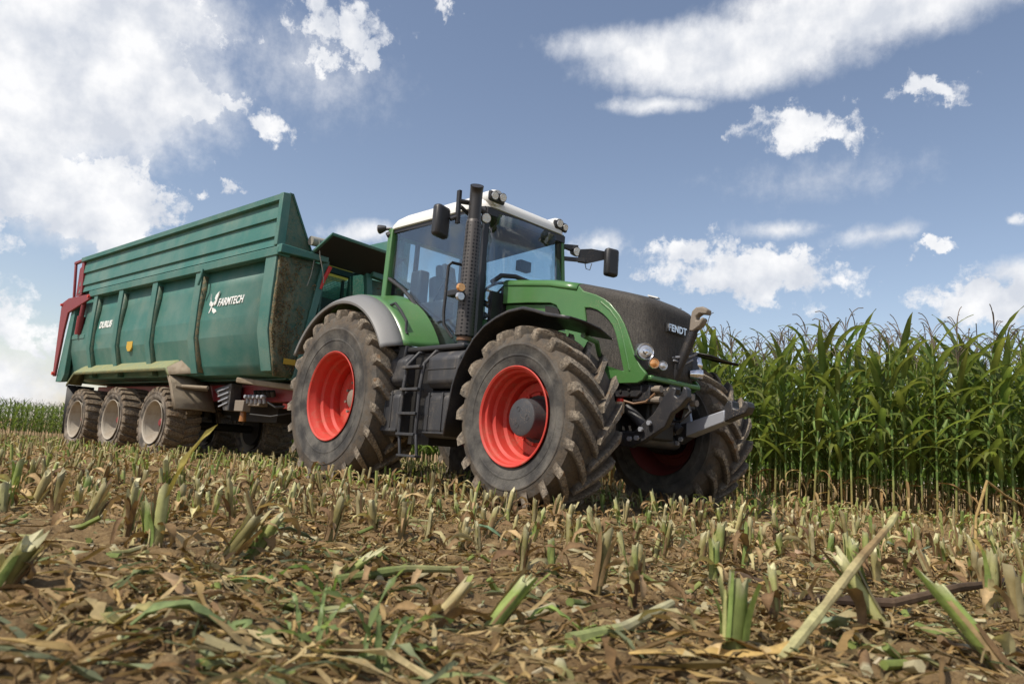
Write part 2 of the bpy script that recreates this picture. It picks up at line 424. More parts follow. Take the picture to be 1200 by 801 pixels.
def m_soil():
    m_, nt, b = new_mat('soil')
    n1 = tex_noise(nt, 2.2, 8, .65); n2 = tex_noise(nt, 28, 7, .72); n3 = tex_noise(nt, 120, 5, .7)
    c = mixc(nt, ramp(nt, n1, .3, .7), (.150, .094, .043), (.285, .190, .090))
    c = mixc(nt, ramp(nt, n2, .38, .68), c, (.36, .25, .125))
    c = mixc(nt, ramp(nt, n3, .60, .75), c, (.40, .32, .20))
    c = mixc(nt, ramp(nt, n3, .42, .25), c, (.05, .032, .018))
    g = ramp(nt, tex_noise(nt, 1.1, 5, .7), .55, .72)
    c = mixc(nt, math_(nt, 'MULTIPLY', g, math_(nt, 'MULTIPLY', ramp(nt, n2, .35, .6), .5)), c, (.11, .105, .035))
    nt.links.new(c, b.inputs['Base Color']); b.inputs['Roughness'].default_value = .95
    b.inputs['Specular IOR Level'].default_value = .15
    bump(nt, b, math_(nt, 'ADD', n2, math_(nt, 'MULTIPLY', n3, .5), False), .9, .03)
    return m_
M_SOIL = m_soil()
def m_plant(name, transl=.25, rough=.5, nscale=30, var=.25):
    """plant surface whose own colour comes from the piece (attribute col)"""
    m_, nt, b = new_mat(name)
    at = node(nt, 'ShaderNodeAttribute', attribute_name='col').outputs['Color']
    n1 = tex_noise(nt, nscale, 5, .65, stretch=(1, 1, 1))
    k = node(nt, 'ShaderNodeMapRange', {0: n1, 1: .2, 2: .8, 3: 1 - var, 4: 1 + var}).outputs[0]
    vm = node(nt, 'ShaderNodeVectorMath', {0: at}, operation='SCALE'); nt.links.new(k, vm.inputs['Scale'])
    oi = node(nt, 'ShaderNodeObjectInfo').outputs['Random']
    hs = node(nt, 'ShaderNodeHueSaturation', {'Color': vm.outputs[0]})
    nt.links.new(node(nt, 'ShaderNodeMapRange', {0: oi, 3: .78, 4: 1.22}).outputs[0], hs.inputs['Value'])
    nt.links.new(node(nt, 'ShaderNodeMapRange', {0: oi, 3: .494, 4: .510}).outputs[0], hs.inputs['Hue'])
    nt.links.new(hs.outputs[0], b.inputs['Base Color']); b.inputs['Roughness'].default_value = rough
    b.inputs['Specular IOR Level'].default_value = .3
    bump(nt, b, n1, .3, .004)
    if transl:
        out = nt.nodes['Material Output']
        tl = node(nt, 'ShaderNodeBsdfTranslucent'); nt.links.new(node(nt, 'ShaderNodeMix', {6: hs.outputs[0], 7: (1.6, 1.58, .95, 1), 0: 1.0}, data_type='RGBA', blend_type='MULTIPLY').outputs[2], tl.inputs[0])
        mx = node(nt, 'ShaderNodeMixShader', {0: transl}); nt.links.new(b.outputs[0], mx.inputs[1]); nt.links.new(tl.outputs[0], mx.inputs[2])
        nt.links.new(mx.outputs[0], out.inputs[0])
    return m_
M_LEAF = m_plant('corn_leaf', .48, .36, 12, .18)
M_STALK = m_plant('corn_stalk', 0, .55, 40, .25)
M_DRY = m_plant('dry_plant_matter', .15, .8, 45, .35)

# ------------------------------------------------------------------ the ground
def axis_steps(a0, a1, d, far_lo, far_hi):
    mid = list(np.arange(a0, a1 + d / 2, d)); lo = []; hi = []
    s = d; x = a0
    while x > far_lo: s *= 1.22; x -= s; lo.append(x)
    s = d; x = a1
    while x < far_hi: s *= 1.22; x += s; hi.append(x)
    return np.array(lo[::-1] + mid + hi)
def build_ground():
    xs = axis_steps(-3.4, 4.2, .026, -900, 900); ys = axis_steps(.7, 6.4, .024, -300, 1400)
    X, Y = np.meshgrid(xs, ys); Z = ground_h(X, Y)
    nx, ny = len(xs), len(ys)
    v = np.stack([X, Y, Z], -1).reshape(-1, 3)
    i = np.arange(nx * ny).reshape(ny, nx)
    f = np.stack([i[:-1, :-1], i[:-1, 1:], i[1:, 1:], i[1:, :-1]], -1).reshape(-1, 4)
    me = bpy.data.meshes.new('ground')
    me.vertices.add(len(v)); me.vertices.foreach_set('co', v.ravel())
    me.loops.add(f.size); me.loops.foreach_set('vertex_index', f.ravel().astype(np.int32))
    me.polygons.add(len(f)); me.polygons.foreach_set('loop_start', np.arange(0, f.size, 4, dtype=np.int32))
    me.update(calc_edges=True); me.validate(); me.materials.append(M_SOIL); me.shade_smooth()
    o = bpy.data.objects.new('ground', me); COL.objects.link(o); tag(o, kind='structure')
build_ground()

# ------------------------------------------------------------------ wheels
def tyre_mb(R, W, rim, nl, lug_h, sweep, lw, style='ag', seed=1):
    r_ = random.Random(seed); m_ = MB(); R0 = R - lug_h
    half = [(rim - .005, -.40 * W), (rim + .02, -.455 * W), (rim + (R - rim) * .22, -.495 * W), (rim + (R - rim) * .26, -.498 * W), (rim + (R - rim) * .27, -.507 * W), (rim + (R - rim) * .30, -.508 * W), (rim + (R - rim) * .31, -.503 * W), (rim + (R - rim) * .5, -.515 * W), (rim + (R - rim) * .52, -.524 * W), (rim + (R - rim) * .545, -.524 * W), (rim + (R - rim) * .56, -.513 * W),
            (R - lug_h - .085, -.50 * W), (R - lug_h - .03, -.455 * W), (R0 - .012, -.34 * W), (R0, 0)]
    prof = half + [(r, -y) for r, y in half[-2::-1]]
    d = [.05, .1, .12, .12, .16, .16, .14, .2, .25, .25, .22, .4, .5, .5, .5] if style == 'ag' else [.1, .15, .2, .2, .25, .25, .2, .3, .35, .35, .3, .6, .8, .8, .8]; dirt = d + d[-2::-1]
    m_.lathe(prof, 72, a=dirt)
    for s in (-1, 1):
        for k in range(nl):
            th0 = 2 * pi * (k + (.5 if s > 0 else 0)) / nl + r_.uniform(-.01, .01)
            T = [.0, .14, .32, .52, .72, .90, 1.0, 1.07] if style == 'ag' else [0, .25, .5, .75, .93, 1.0, 1.06]
            vs = []; fs = []; at = []
            for q, t in enumerate(T):
                y = s * min(t, 1.02) * W * .49 + (-s * .012 * W if t == 0 else 0)
                th = th0 + sweep * (t ** .85)
                e = t if t < 1 else 1
                rt = R - .014 * (W / .56) * e ** 2.4 - (.0 if t < .95 else (.010 if t <= 1.01 else .06))
                rb = R0 - .02 * e ** 2 - .02 - (0 if t < .95 else (.02 if t <= 1.01 else .085))
                rt += r_.uniform(-.007, .006)
                wt = lw * (.78 + .34 * t) * r_.uniform(.93, 1.07); wb = wt * 1.38
                if t > 1.01: wt *= .75; wb *= .85
                for hw, rr, dd in ((-wb, rb, .25), (-wt, rt, 1.), (wt, rt + r_.uniform(-.003, .003), 1.), (wb, rb, .25)):
                    a = th + hw / 2 / R
                    vs.append((rr * cos(a), y, rr * sin(a)))
                    at.append(dd)
            n = len(T)
            for q in range(n - 1):
                for j in range(3): fs.append((q * 4 + j, q * 4 + j + 1, q * 4 + 4 + j + 1, q * 4 + 4 + j))
            fs += [(3, 2, 1, 0), tuple((n - 1) * 4 + j for j in range(4))]
            m_.add(vs, fs, a=at)
    return m_
def flip(mb):
    mb.v = [(x, -y, z) for x, y, z in mb.v]; return mb
def rim_mb(fl, half, disc_y, steps, seed=0):
    m_ = MB()
    prof = [(fl - .012, -half + .02), (fl, -half + .008), (fl + .004, -half - .004), (fl - .004, -half - .008), (fl - .022, -half + .004), (fl - .03, -half + .04)] + steps
    inner = [(fl - .05, half - .10), (fl - .03, half - .04), (fl, half - .006), (fl - .012, half - .02)]
    m_.lathe(prof + inner, 64)
    return m_

# front wheel: outboard side is -y
front_steps = [(.405, -.235), (.398, -.215), (.402, -.17), (.378, -.15), (.374, -.06), (.350, -.035), (.345, .05)]
frim = rim_mb(.453, .285, .05, front_steps)
frim.lathe([(.352, .045), (.335, .028), (.26, .03), (.25, .045), (.0, .05)], 48)
for k in range(10):
    a = 2 * pi * k / 10 + .2; frim.tube([(.235 * cos(a), .05, .235 * sin(a)), (.235 * cos(a), .012, .235 * sin(a))], .014, 6)
for k in range(4):
    a = 2 * pi * k / 4 + .6; frim.disc((.305 * cos(a), .03, .305 * sin(a)), (0, -1, 0), .014, 8, .004)
fhub = MB().lathe([(.0, -.175), (.15, -.175), (.168, -.168), (.175, -.155), (.178, .0), (.19, .02), (.19, .06)], 40)
for k in range(3):
    a = pi / 2 + 2 * pi * k / 3 + .5
    fhub.lathe([(.0, -.168), (.017, -.168), (.02, -.178), (.024, -.178), (.024, -.170)], 12, (.085 * cos(a), 0, .085 * sin(a)))
rear_steps = [(.495, -.24), (.488, -.215), (.492, -.16), (.465, -.135), (.46, -.04), (.435, -.01), (.43, .09)]
rrim = rim_mb(.544, .315, .08, rear_steps)
rrim.lathe([(.435, .085), (.41, .07), (.30, .075), (.28, .09), (.0, .09)], 48)
for k in range(12):
    a = 2 * pi * k / 12 + .1
    rrim.disc((.37 * cos(a), .074, .37 * sin(a)), (0, -1, 0), .012, 8, .004)
rhub = MB().lathe([(0, -.02), (.09, -.02), (.12, .0), (.125, .06), (.16, .07), (.16, .1)], 32)
for k in range(10):
    a = 2 * pi * k / 10 + .15; rhub.tube([(.225 * cos(a), .09, .225 * sin(a)), (.225 * cos(a), .035, .225 * sin(a))], .019, 6)
def build_wheel(parent, loc, side, tyre_me, rim_pair, hub_pair, rz=0, names=('tyre', 'rim', 'hub')):
    w = empty('wheel', parent, loc, rz)
    i = 0 if side < 0 else 1
    inst(names[0], tyre_me, w, (0, 0, 0), (0, random.uniform(0, 6), 0))
    inst(names[1], rim_pair[i], w); inst(names[2], hub_pair[i], w)
    return w
def pair(mb, name, mat):
    a = mb.mesh(name, mat); b = flip(mb).mesh(name, mat); return (a, b)
T_F = tyre_mb(.84, .58, .44, 20, .064, .38, .068, seed=3).mesh('front_tyre', M_TYRE, 28)
T_R = tyre_mb(1.08, .66, .53, 22, .066, .33, .080, seed=5).mesh('rear_tyre', M_TYRE, 28)
T_T = tyre_mb(.64, .60, .385, 24, .026, .10, .085, 'block', seed=9).mesh('flotation_tyre', M_TYRE2, 28)
M_REDMUDSHADE = paint('muddy_shaded_wheel_red', (.16, .022, .018), .7, dirt=(.10, .07, .045), amt=.6, scale=5)  # left wheels: mud and shade both put into this darker red
FR_ = pair(frim, 'front_rim', M_RED); FH_ = pair(fhub, 'front_hub', M_GREYHUB)
RR_ = pair(rrim, 'rear_rim', M_RED); FR_[1].materials[0] = M_REDMUDSHADE; RR_[1].materials[0] = M_REDMUDSHADE; RH_ = pair(rhub, 'rear_hub', M_CASTMUD)

# ------------------------------------------------------------------ the tractor: x forward, y to its left, origin on the ground under the rear axle
tractor = empty('tractor', None, (-1.075, 9.57, 0), rad(-46.4))
tag(tractor, 'big muddy green tractor with red rims and white cab roof standing in the stubble', 'tractor')
TP = tractor
STEER = rad(-2.1)
build_wheel(TP, (3.155, -1.16, .807), -1, T_F, FR_, FH_, STEER)
build_wheel(TP, (3.155, 1.16, .807), 1, T_F, FR_, FH_, STEER)
build_wheel(TP, (0, -1.19, 1.012), -1, T_R, RR_, RH_)
build_wheel(TP, (0, 1.19, 1.012), 1, T_R, RR_, RH_)

# chassis, gearbox, axles
ch = MB()
ch.box((1.9, 0, .98), (3.1, .62, .52)); ch.box((.1, 0, 1.05), (1.3, .8, .75)); ch.box((3.3, 0, .88), (.9, .46, .35))
ch.tube([(0, -1.05, 1.012), (0, 1.05, 1.012)], .16, 16); ch.tube([(0, -.75, 1.012), (0, .75, 1.012)], .25, 16)
ch.box((-.75, 0, .75), (.5, .5, .5)); ch.box((.6, -.55, 1.3), (1.3, .35, .5)); ch.box((.6, .55, 1.3), (1.3, .35, .5))
ch.build('chassis', M_CHASSIS, TP, bevel=.02)
ax = MB(); ax.tube([(3.155, -.95, .807), (3.155, .95, .807)], [.12, .12], 14); ax.box((3.155, 0, .80), (.32, 1.2, .22))
for s in (-1, 1):
    ax.lathe([(.0, s * .8), (.2, s * .8), (.22, s * .9), (.22, s * 1.13), (0, s * 1.13)], 20, (3.155, 0, .807))
    ax.tube([(3.38, s * .2, .78), (3.42, s * .85, .8)], .035, 8)
ax.build('front_axle', M_CHASSIS, TP)
MB().tube([(-1.0, 0, .62), (-1.35, 0, .60)], .06, 10).box((-1.3, 0, .6), (.18, .22, .14)).build('hitch', M_CHASSIS, TP)

# bonnet -----------------------------------------------------------------
def zs(x): return float(np.interp(x, [1.84, 2.2, 2.58, 2.97, 3.39, 3.70, 3.86, 3.92], [2.43, 2.385, 2.335, 2.245, 2.13, 2.035, 1.965, 1.93]))
def hole_plate(mb, outer, inner, y0, y1):
    bm = bmesh.new(); ed = []
    for loop in (outer, inner):
        vv = [bm.verts.new((x, y0, z)) for x, z in loop]
        ed += [bm.edges.new((vv[i], vv[(i + 1) % len(vv)])) for i in range(len(vv))]
    bmesh.ops.triangle_fill(bm, use_beauty=True, edges=ed)
    g = bmesh.ops.extrude_face_region(bm, geom=list(bm.faces))
    for v in g['geom']:
        if isinstance(v, bmesh.types.BMVert): v.co.y = y1
    bm.verts.index_update()
    mb.add([v.co.copy() for v in bm.verts], [tuple(v.index for v in f.verts) for f in bm.faces]); bm.free()
bound = [(2.99, 2.245), (3.06, 2.18), (3.23, 2.12), (3.34, 2.065), (3.42, 2.01), (3.54, 1.88), (3.60, 1.79), (3.64, 1.71), (3.74, 1.48), (3.81, 1.37), (3.87, 1.31)]
side_low = [(1.85, 2.17), (2.2, 2.145), (2.6, 2.10), (2.69, 2.065), (2.75, 1.99), (2.80, 1.90), (2.88, 1.77), (3.04, 1.50), (3.26, 1.32), (3.38, 1.24), (3.43, 1.21), (3.79, 1.21), (3.845, 1.235), (3.88, 1.29)]
top_edge = [(2.97, zs(2.97) - .05), (2.78, zs(2.78) - .05), (2.58, zs(2.58) - .05), (2.2, zs(2.2) - .05), (1.84, zs(1.84) - .05)]
vent = [(3.09, 2.0), (3.16, 1.99), (3.25, 1.96), (3.33, 1.91), (3.40, 1.85), (3.46, 1.78), (3.50, 1.70), (3.56, 1.52), (3.62, 1.33), (3.22, 1.34), (3.16, 1.62)]
outer = side_low + bound[::-1] + top_edge
for s in (-1, 1):
    pn = MB(); hole_plate(pn, outer, vent, s * .47, s * .435)
    pn.build('bonnet_side', M_GREEN, TP, bevel=.008)
    # raised lip behind the vent
    lip = [(3.30, 2.035), (3.42, 1.945), (3.52, 1.83), (3.58, 1.70), (3.655, 1.45), (3.69, 1.33)]
    MB().tube([(x, s * .466, z) for x, z in lip], .012, 8).build('vent_lip', M_GREEN, TP)
    v_ = MB(); c = (3.33, 1.64)
    v_.prism([(c[0] + (x - c[0]) * 1.015, c[1] + (z - c[1]) * 1.015) for x, z in vent], s * .452, s * .425); v_.build('side_vent', M_GRILLE, TP, bevel=.01)
    MB().prism([(1.86, 2.168), (2.60, 2.098), (2.70, 2.05), (2.86, 1.78), (3.0, 1.50), (2.9, 1.45), (1.86, 1.6)], s * .425, s * .40).build('lower_side_panel', M_GREEN, TP, bevel=.01)
    MB().prism([(2.50, 2.085), (2.62, 2.06), (2.69, 2.03), (2.78, 1.86), (2.80, 1.80), (2.52, 1.86)], s * .44, s * .426).build('side_opening', M_CHASSIS, TP)
prof_t = [(1.0, -.05), (.992, -.018), (.965, .008), (.90, .026), (.78, .038), (.55, .05), (.25, .06), (0, .063)]
def top_loft(xs_, w):
    g = []
    for x in xs_:
        h = zs(x); row = []
        for u, dz in prof_t: row.append((x, -u * w, h + dz))
        for u, dz in prof_t[-2::-1]: row.append((x, u * w, h + dz))
        g.append(row)
    return g
MB().sheet(top_loft([1.84, 2.05, 2.3, 2.58, 2.78, 2.97], .47)).build('bonnet', M_GREEN, TP, solid=.012)
MB().prism([(-.44, 1.5), (.44, 1.5), (.465, 2.36), (.30, 2.47), (-.30, 2.47), (-.465, 2.36)], 1.80, 1.84, 'yz').build('bonnet_seal', M_BLACK, TP)
# black mesh nose: plan line from the right side round the front, walls up to the shoulder, then rolled over to the ridge
plan = [(2.975, -.458), (3.2, -.458), (3.45, -.458), (3.62, -.455), (3.72, -.448), (3.79, -.425), (3.845, -.375), (3.872, -.30), (3.885, -.2), (3.893, -.1), (3.895, 0)]
plan = plan + [(x, -y) for x, y in plan[-2::-1]]
bz = lambda x: float(np.interp(x, [p[0] for p in bound], [p[1] for p in bound]))
g = []
for k, (x, y) in enumerate(plan):
    edge = abs(y) > .40 and x < 3.87
    zb = bz(x) - .03 if edge else 1.27
    zt = zs(x) - .05; col_ = []
    for t in (0, .2, .4, .6, .8, 1): col_.append((x - (0.015 * t if not edge else 0), y, zb + (zt - zb) * t))
    cx = min(x, 3.60); inw = .04 if x > 3.8 else 0
    for u, dz in prof_t[1:]:
        f = 1 - u; xx = x - .015 * (x > 3.8) + (cx - x) * f; yy = y * u
        hh = zs(xx) + dz
        col_.append((xx, yy, hh if x < 3.8 else min(hh, zs(xx) + dz)))
    g.append(col_)
MB().sheet(g).build('grille', M_GRILLE, TP, solid=.012, smooth=45)
MB().box((3.86, 0, 1.262), (.11, .86, .05)).build('grille_trim', M_GREEN, TP, bevel=.015)
# soft crease along the shoulder of the nose, badge on the bonnet, sticker
MB().box((3.66, -.08, 2.125), (.11, .075, .012), rz=.3, ry=.27).build('reflector_tab', M_LETTER, TP)
for s in (-1, 1):
    hp = MB(); hp.tube([(3.80, s * .425, 1.58), (3.81, s * .42, 1.49), (3.835, s * .385, 1.39), (3.87, s * .27, 1.36)], [.07, .095, .08, .05], 16)
    hp.build('headlight_pod', M_GREYHUB, TP)
    nrm = Vector((.80, s * .62, .02)).normalized()
    for (px_, py_, pz_, r_, mt, nm) in ((3.845, .455, 1.50, .082, M_LENS, 'headlight'), (3.905, .40, 1.395, .052, M_AMBER, 'indicator'), (3.935, .30, 1.385, .046, M_LENS, 'headlight')):
        p = Vector((px_, s * py_, pz_)); hl = MB()
        t = nrm.to_track_quat('Z', 'Y').to_matrix()
        for prof, mm in (([(0, .045), (r_ * .55, .04), (r_ * .84, .028)], 0),):
            hl.lathe(prof, 24, axis='z')
        hl.v = [tuple(p + t @ Vector(v)) for v in hl.v]
        o = hl.build(nm, mt, TP)
        rg = MB().lathe([(r_ * .84, .0), (r_ * .84, .034), (r_ * .92, .04), (r_, .03), (r_ * 1.02, 0), (r_ * .9, -.06)], 24, axis='z')
        rg.v = [tuple(p + t @ Vector(v)) for v in rg.v]; rg.build('lamp_rim', M_CHROME, o)
        if r_ > .08:
            bl = MB().lathe([(0, .06), (r_ * .28, .055), (r_ * .42, .04)], 20, axis='z'); bl.v = [tuple(p + t @ Vector(v)) for v in bl.v]; bl.build('bulb_cover', M_CHROME, o)
def letters(name, txt, size, depth, mat, parent, loc, rot, xs_=1., off=0., spacing=1., shear=0.):
    cu = bpy.data.curves.new(name, 'FONT'); cu.body = txt; cu.size = size; cu.extrude = depth; cu.offset = off; cu.align_x = 'CENTER'; cu.align_y = 'CENTER'
    cu.space_character = spacing; cu.shear = shear
    tmp = bpy.data.objects.new(name, cu); COL.objects.link(tmp)
    bpy.context.view_layer.update()
    me = bpy.data.meshes.new_from_object(tmp.evaluated_get(bpy.context.evaluated_depsgraph_get()))
    bpy.data.objects.remove(tmp); me.name = name
    me.materials.clear(); me.materials.append(mat)
    o = inst(name, me, parent, loc, rot, (xs_, 1, 1)); return o
MB().prism([(-.16, -.04), (.16, -.04), (.16, .04), (-.16, .04)], 3.886, 3.904, 'yz').build('badge_plate', M_BLACK, TP, loc=(0, -.03, 1.78))
letters('badge_lettering', 'FENDT', .092, .010, M_CHROME, TP, (3.91, -.03, 1.78), (rad(90), 0, rad(90)), 1.05, .003, 1.08)

# front linkage ------------------------------------------------------------
MB().prism([(3.05, 1.08), (3.75, 1.08), (3.80, 1.12), (3.80, 1.20), (3.05, 1.20)], -.42, -.36).prism([(3.05, 1.08), (3.75, 1.08), (3.80, 1.12), (3.80, 1.20), (3.05, 1.20)], .36, .42).box((3.78, 0, 1.12), (.2, .8, .16)).box((3.68, 0, .98), (.2, .4, .24)).build('front_bracket', M_BLACKP, TP, bevel=.012)
bo = MB()
for x, z in ((3.3, 1.17), (3.3, 1.11), (3.45, 1.17), (3.45, 1.11), (3.56, 1.14), (3.66, 1.16), (3.66, 1.11)): bo.tube([(x, -.425, z), (x, -.432, z)], .016, 10)
bo.build('bolt_holes', M_CHASSIS, TP)
MB().box((3.37, -.427, 1.14), (.05, .006, .085)).build('label_sticker', M_LETTER, TP)
armR = [(3.53, .62), (3.73, .61), (3.87, .67), (4.10, .81), (4.16, .93), (4.25, .99), (4.32, 1.07), (4.31, 1.15), (4.27, 1.175), (4.255, 1.10), (4.215, 1.07), (4.185, 1.09), (4.205, 1.155), (4.15, 1.17), (4.07, 1.08), (3.97, .93), (3.76, .76), (3.55, .75)]
armL = [(3.57, .71), (3.69, .69), (3.82, .77), (4.17, .915), (4.32, .97), (4.43, 1.01), (4.46, 1.07), (4.45, 1.115), (4.41, 1.13), (4.39, 1.075), (4.345, 1.045), (4.30, 1.06), (4.29, 1.13), (4.24, 1.13), (4.20, 1.04), (3.79, .91), (3.66, .88)]
o = MB().prism(armR, -.46, -.38).build('lift_arm', M_BLACKP, TP, bevel=.012)
bb = MB()
for x, z in ((3.86, .78), (3.74, .69), (3.95, .84), (3.82, .70)): bb.tube([(x, -.48, z), (x, -.505, z)], .024, 6)
bb.build('pivot_bolt', M_STEEL, o)
MB().tube([(3.60, -.52, .69), (3.60, -.34, .69)], .06, 16).build('pivot_pin', M_BLACKP, o)
aL = MB().prism(armL[:3] + armL[-2:], .38, .52).build('lift_arm', M_BLACKP, TP, bevel=.012)
MB().prism([(3.80, .765), (4.22, .925), (4.22, 1.04), (3.80, .905)], .36, .53).build('arm_plate', M_STEEL, aL, bevel=.01)
MB().prism([(4.17, .905), (4.32, .97), (4.43, 1.01), (4.46, 1.07), (4.45, 1.115), (4.41, 1.13), (4.39, 1.075), (4.345, 1.045), (4.30, 1.06), (4.29, 1.13), (4.24, 1.13), (4.19, 1.05)], .375, .515).build('arm_hook', M_BLACKP, aL, bevel=.012)
MB().prism([(3.70, .86), (3.83, .92), (3.80, 1.06), (3.76, 1.10)], .40, .44).build('arm_gusset', M_STEEL, aL)
bb = MB()
for x, z in ((3.66, .80), (3.74, .74), (3.70, .70), (3.62, .74)): bb.tube([(x, .355, z), (x, .38, z)], .024, 6)
bb.build('pivot_bolt', M_STEEL, aL)
MB().tube([(3.62, -.4, .70), (3.62, .45, .70)], .07, 16).build('cross_shaft', M_BLACKP, TP)
MB().tube([(3.58, -.33, 1.0), (3.80, -.33, .80)], .05, 16).build('lift_cylinder', M_TANK, TP)
MB().tube([(3.55, .30, 1.0), (3.77, .30, .82)], .05, 16).build('lift_cylinder', M_TANK, TP)
tl = MB().tube([(3.86, 0, 1.27), (3.93, 0, 1.42)], .045, 14).tube([(3.92, 0, 1.40), (4.075, 0, 1.745)], .047, 16).tube([(4.07, 0, 1.735), (4.10, 0, 1.80)], .038, 12).build('top_link', M_BLACKP, TP)
hk = [(4.05, 1.76), (4.09, 1.75), (4.17, 1.80), (4.205, 1.86), (4.19, 1.885), (4.155, 1.855), (4.125, 1.855), (4.12, 1.895), (4.16, 1.92), (4.235, 1.905), (4.245, 1.95), (4.19, 1.985), (4.12, 1.985), (4.075, 1.95), (4.06, 1.86)]
MB().prism(hk, -.045, .045).build('hook_end', M_CASTMUD, tl, bevel=.012)
MB().tube([(3.84, -.09, 1.27), (3.84, .09, 1.27)], .03, 10).box((3.82, 0, 1.22), (.16, .2, .12)).build('link_bracket', M_BLACKP, TP, bevel=.01)
MB().tube([(3.90, -.06, 1.50), (3.94, -.09, 1.50), (3.99, .09, 1.53), (4.05, .12, 1.56)], .012, 6).tube([(3.93, -.10, 1.47), (3.96, .06, 1.46), (4.02, .10, 1.50)], .010, 6).build('locking_pin', M_STEEL, tl)
for i, (y, z) in enumerate(((-.34, 1.16), (-.27, 1.13), (-.34, 1.06), (-.2, 1.16), (.2, 1.14), (.28, 1.09))):
    MB().tube([(3.78, y, z), (3.93, y - .03, z)], [.032, .024], 10).tube([(3.92, y - .03, z), (3.99, y - .035, z)], .033, 10).build('hydraulic_coupling', M_CASTMUD, TP)
MB().tube([(3.58, -.45, .93), (3.58, -.45, 1.035)], .045, 12).build('reservoir_bottle', paint('translucent_bottle', (.45, .36, .24), .4, amt=.3, scale=14), TP)
MB().tube([(3.58, -.45, 1.035), (3.58, -.45, 1.065)], .034, 12).build('bottle_cap', M_REDPL, TP)
MB().tube([(3.60, -.43, 1.05), (3.72, -.42, 1.02), (3.84, -.40, 1.04), (3.92, -.37, 1.12)], .011, 6).build('hose', M_ORANGE if False else paint('hose_rubber', (.22, .12, .06), .5, scale=14), TP)

for q in ([(3.90, -.30, 1.10), (3.95, -.2, .98), (3.85, -.05, .9), (3.7, 0, .95)], [(3.95, -.37, 1.06), (3.98, -.28, .92), (3.82, -.1, .82), (3.66, .05, .85)], [(3.90, .2, 1.12), (3.98, .15, 1.0), (3.9, .1, .9), (3.7, .1, .9)]):
    MB().tube(q, .014, 6).build('hydraulic_hose', M_BLACK, TP)

# fenders ------------------------------------------------------------------
def arc_sheet(cx, cz, rows, a0, a1, n, y_flip=1):
    g = []
    for i in range(n + 1):
        a = rad(a0 + (a1 - a0) * i / n)
        g.append([(cx + r * cos(a), y * y_flip, cz + r * sin(a)) for r, y in rows])
    return g
for s in (1, -1):
    rows = [(1.145, -1.49), (1.15, -1.515), (1.17, -1.52), (1.21, -1.475), (1.25, -1.40), (1.29, -1.30)]
    fr = MB().sheet(arc_sheet(0, 1.01, rows, 152, 27, 48, s)).build('rear_fender', M_GREY, TP, solid=.016, smooth=28)
    rows = [(1.292, -1.30), (1.305, -1.2), (1.325, -1.05), (1.355, -.92), (1.375, -.84), (1.30, -.80), (1.1, -.79)]
    MB().sheet(arc_sheet(0, 1.01, rows, 150, 27, 40, s)).build('fender_panel', M_GREEN, fr, solid=.016, smooth=50)
    MB().prism([(1.0, 1.42), (1.17, 1.44), (1.17, 1.60), (1.05, 1.60)], s * -1.28, s * -.82).build('fender_bracket', M_BLACK, fr, bevel=.02)
    pts = []
    for a in (58, 55, 48, 40, 36, 34):
        r = 1.375 if 36 < a < 57 else 1.31
        pts.append((r * cos(rad(a)), s * -1.22, 1.01 + r * sin(rad(a))))
    MB().tube(pts, .017, 8).build('grab_handle', M_BLACK, fr)
# front mudguards: thin curved sheets over the tyres
fp = [(2.19, .60), (2.21, .80), (2.265, 1.10), (2.33, 1.27), (2.43, 1.43), (2.54, 1.56), (2.68, 1.67), (2.84, 1.74), (3.0, 1.785), (3.2, 1.80), (3.36, 1.76), (3.5, 1.715), (3.64, 1.685), (3.78, 1.655)]
fp2 = [(x, z + (.0 if x < 2.8 else .015)) for x, z in fp]
for s in (1, -1):
    g = []
    for i, (x, z) in enumerate(fp):
        d = Vector((x - 3.155, z - .807)).normalized() * -.025
        g.append([(x + d.x, s * -1.46, z + d.y), (x, s * -1.45, z), (x, s * -1.25, z - .005), (x, s * -1.05, z - .03 * (s > 0)), (x, s * -.86, z - ((.10 if x > 2.9 else .05) if s > 0 else -.01))])
    MB().sheet(g).build('front_mudguard', M_BLACKP, TP, solid=.012, smooth=25)
    MB().tube([(3.30, s * -.45, 1.5), (3.38, s * -.60, 1.60), (3.5, s * -.95, 1.60)], .025, 8).build('mudguard_stay', M_GREEN, TP)

# tank, battery box, steps ------------------------------------------------------
def tank(x0, x1, z0, z1, y0, y1, name, mat=M_TANK, ch_=.06, parent=TP):
    return MB().prism([(y0 + ch_, z0), (y1, z0), (y1, z1), (y0 + ch_ * 1.6, z1), (y0, z1 - ch_ * 1.4), (y0, z0 + ch_)], x0, x1, 'yz').build(name, mat, parent, bevel=.025)
tk = tank(1.66, 2.18, 1.10, 1.50, -1.32, -.6, 'fuel_tank')
tank(1.62, 2.16, .58, 1.085, -1.30, -.6, 'tank_lower', parent=tk)
for x in (1.72, 1.95, 2.10): MB().box((x, -1.303, .85), (.022, .02, .40)).build('tank_rib', M_TANK, tk, bevel=.004)
MB().box((1.9, -1.303, .63), (.5, .016, .02)).build('tank_rib', M_TANK, tk, bevel=.004)
MB().box((1.9, -1.322, 1.30), (.48, .01, .014)).build('tank_rib', M_TANK, tk, bevel=.002)
bx = tank(.97, 1.28, 1.13, 1.50, -1.33, -.6, 'battery_box')
tank(.93, 1.26, .57, 1.10, -1.36, -.6, 'box_lower', parent=bx)
for x in (1.12, 1.0): MB().box((x, -1.362, .87), (.02, .016, .40)).build('box_rib', M_TANK, bx, bevel=.004)
MB().box((1.1, -1.362, .64), (.30, .014, .03)).build('box_rib', M_TANK, bx, bevel=.004)
MB().box((1.45, -1.0, 1.0), (.38, .4, 1.0)).build('step_recess', M_CHASSIS, TP)
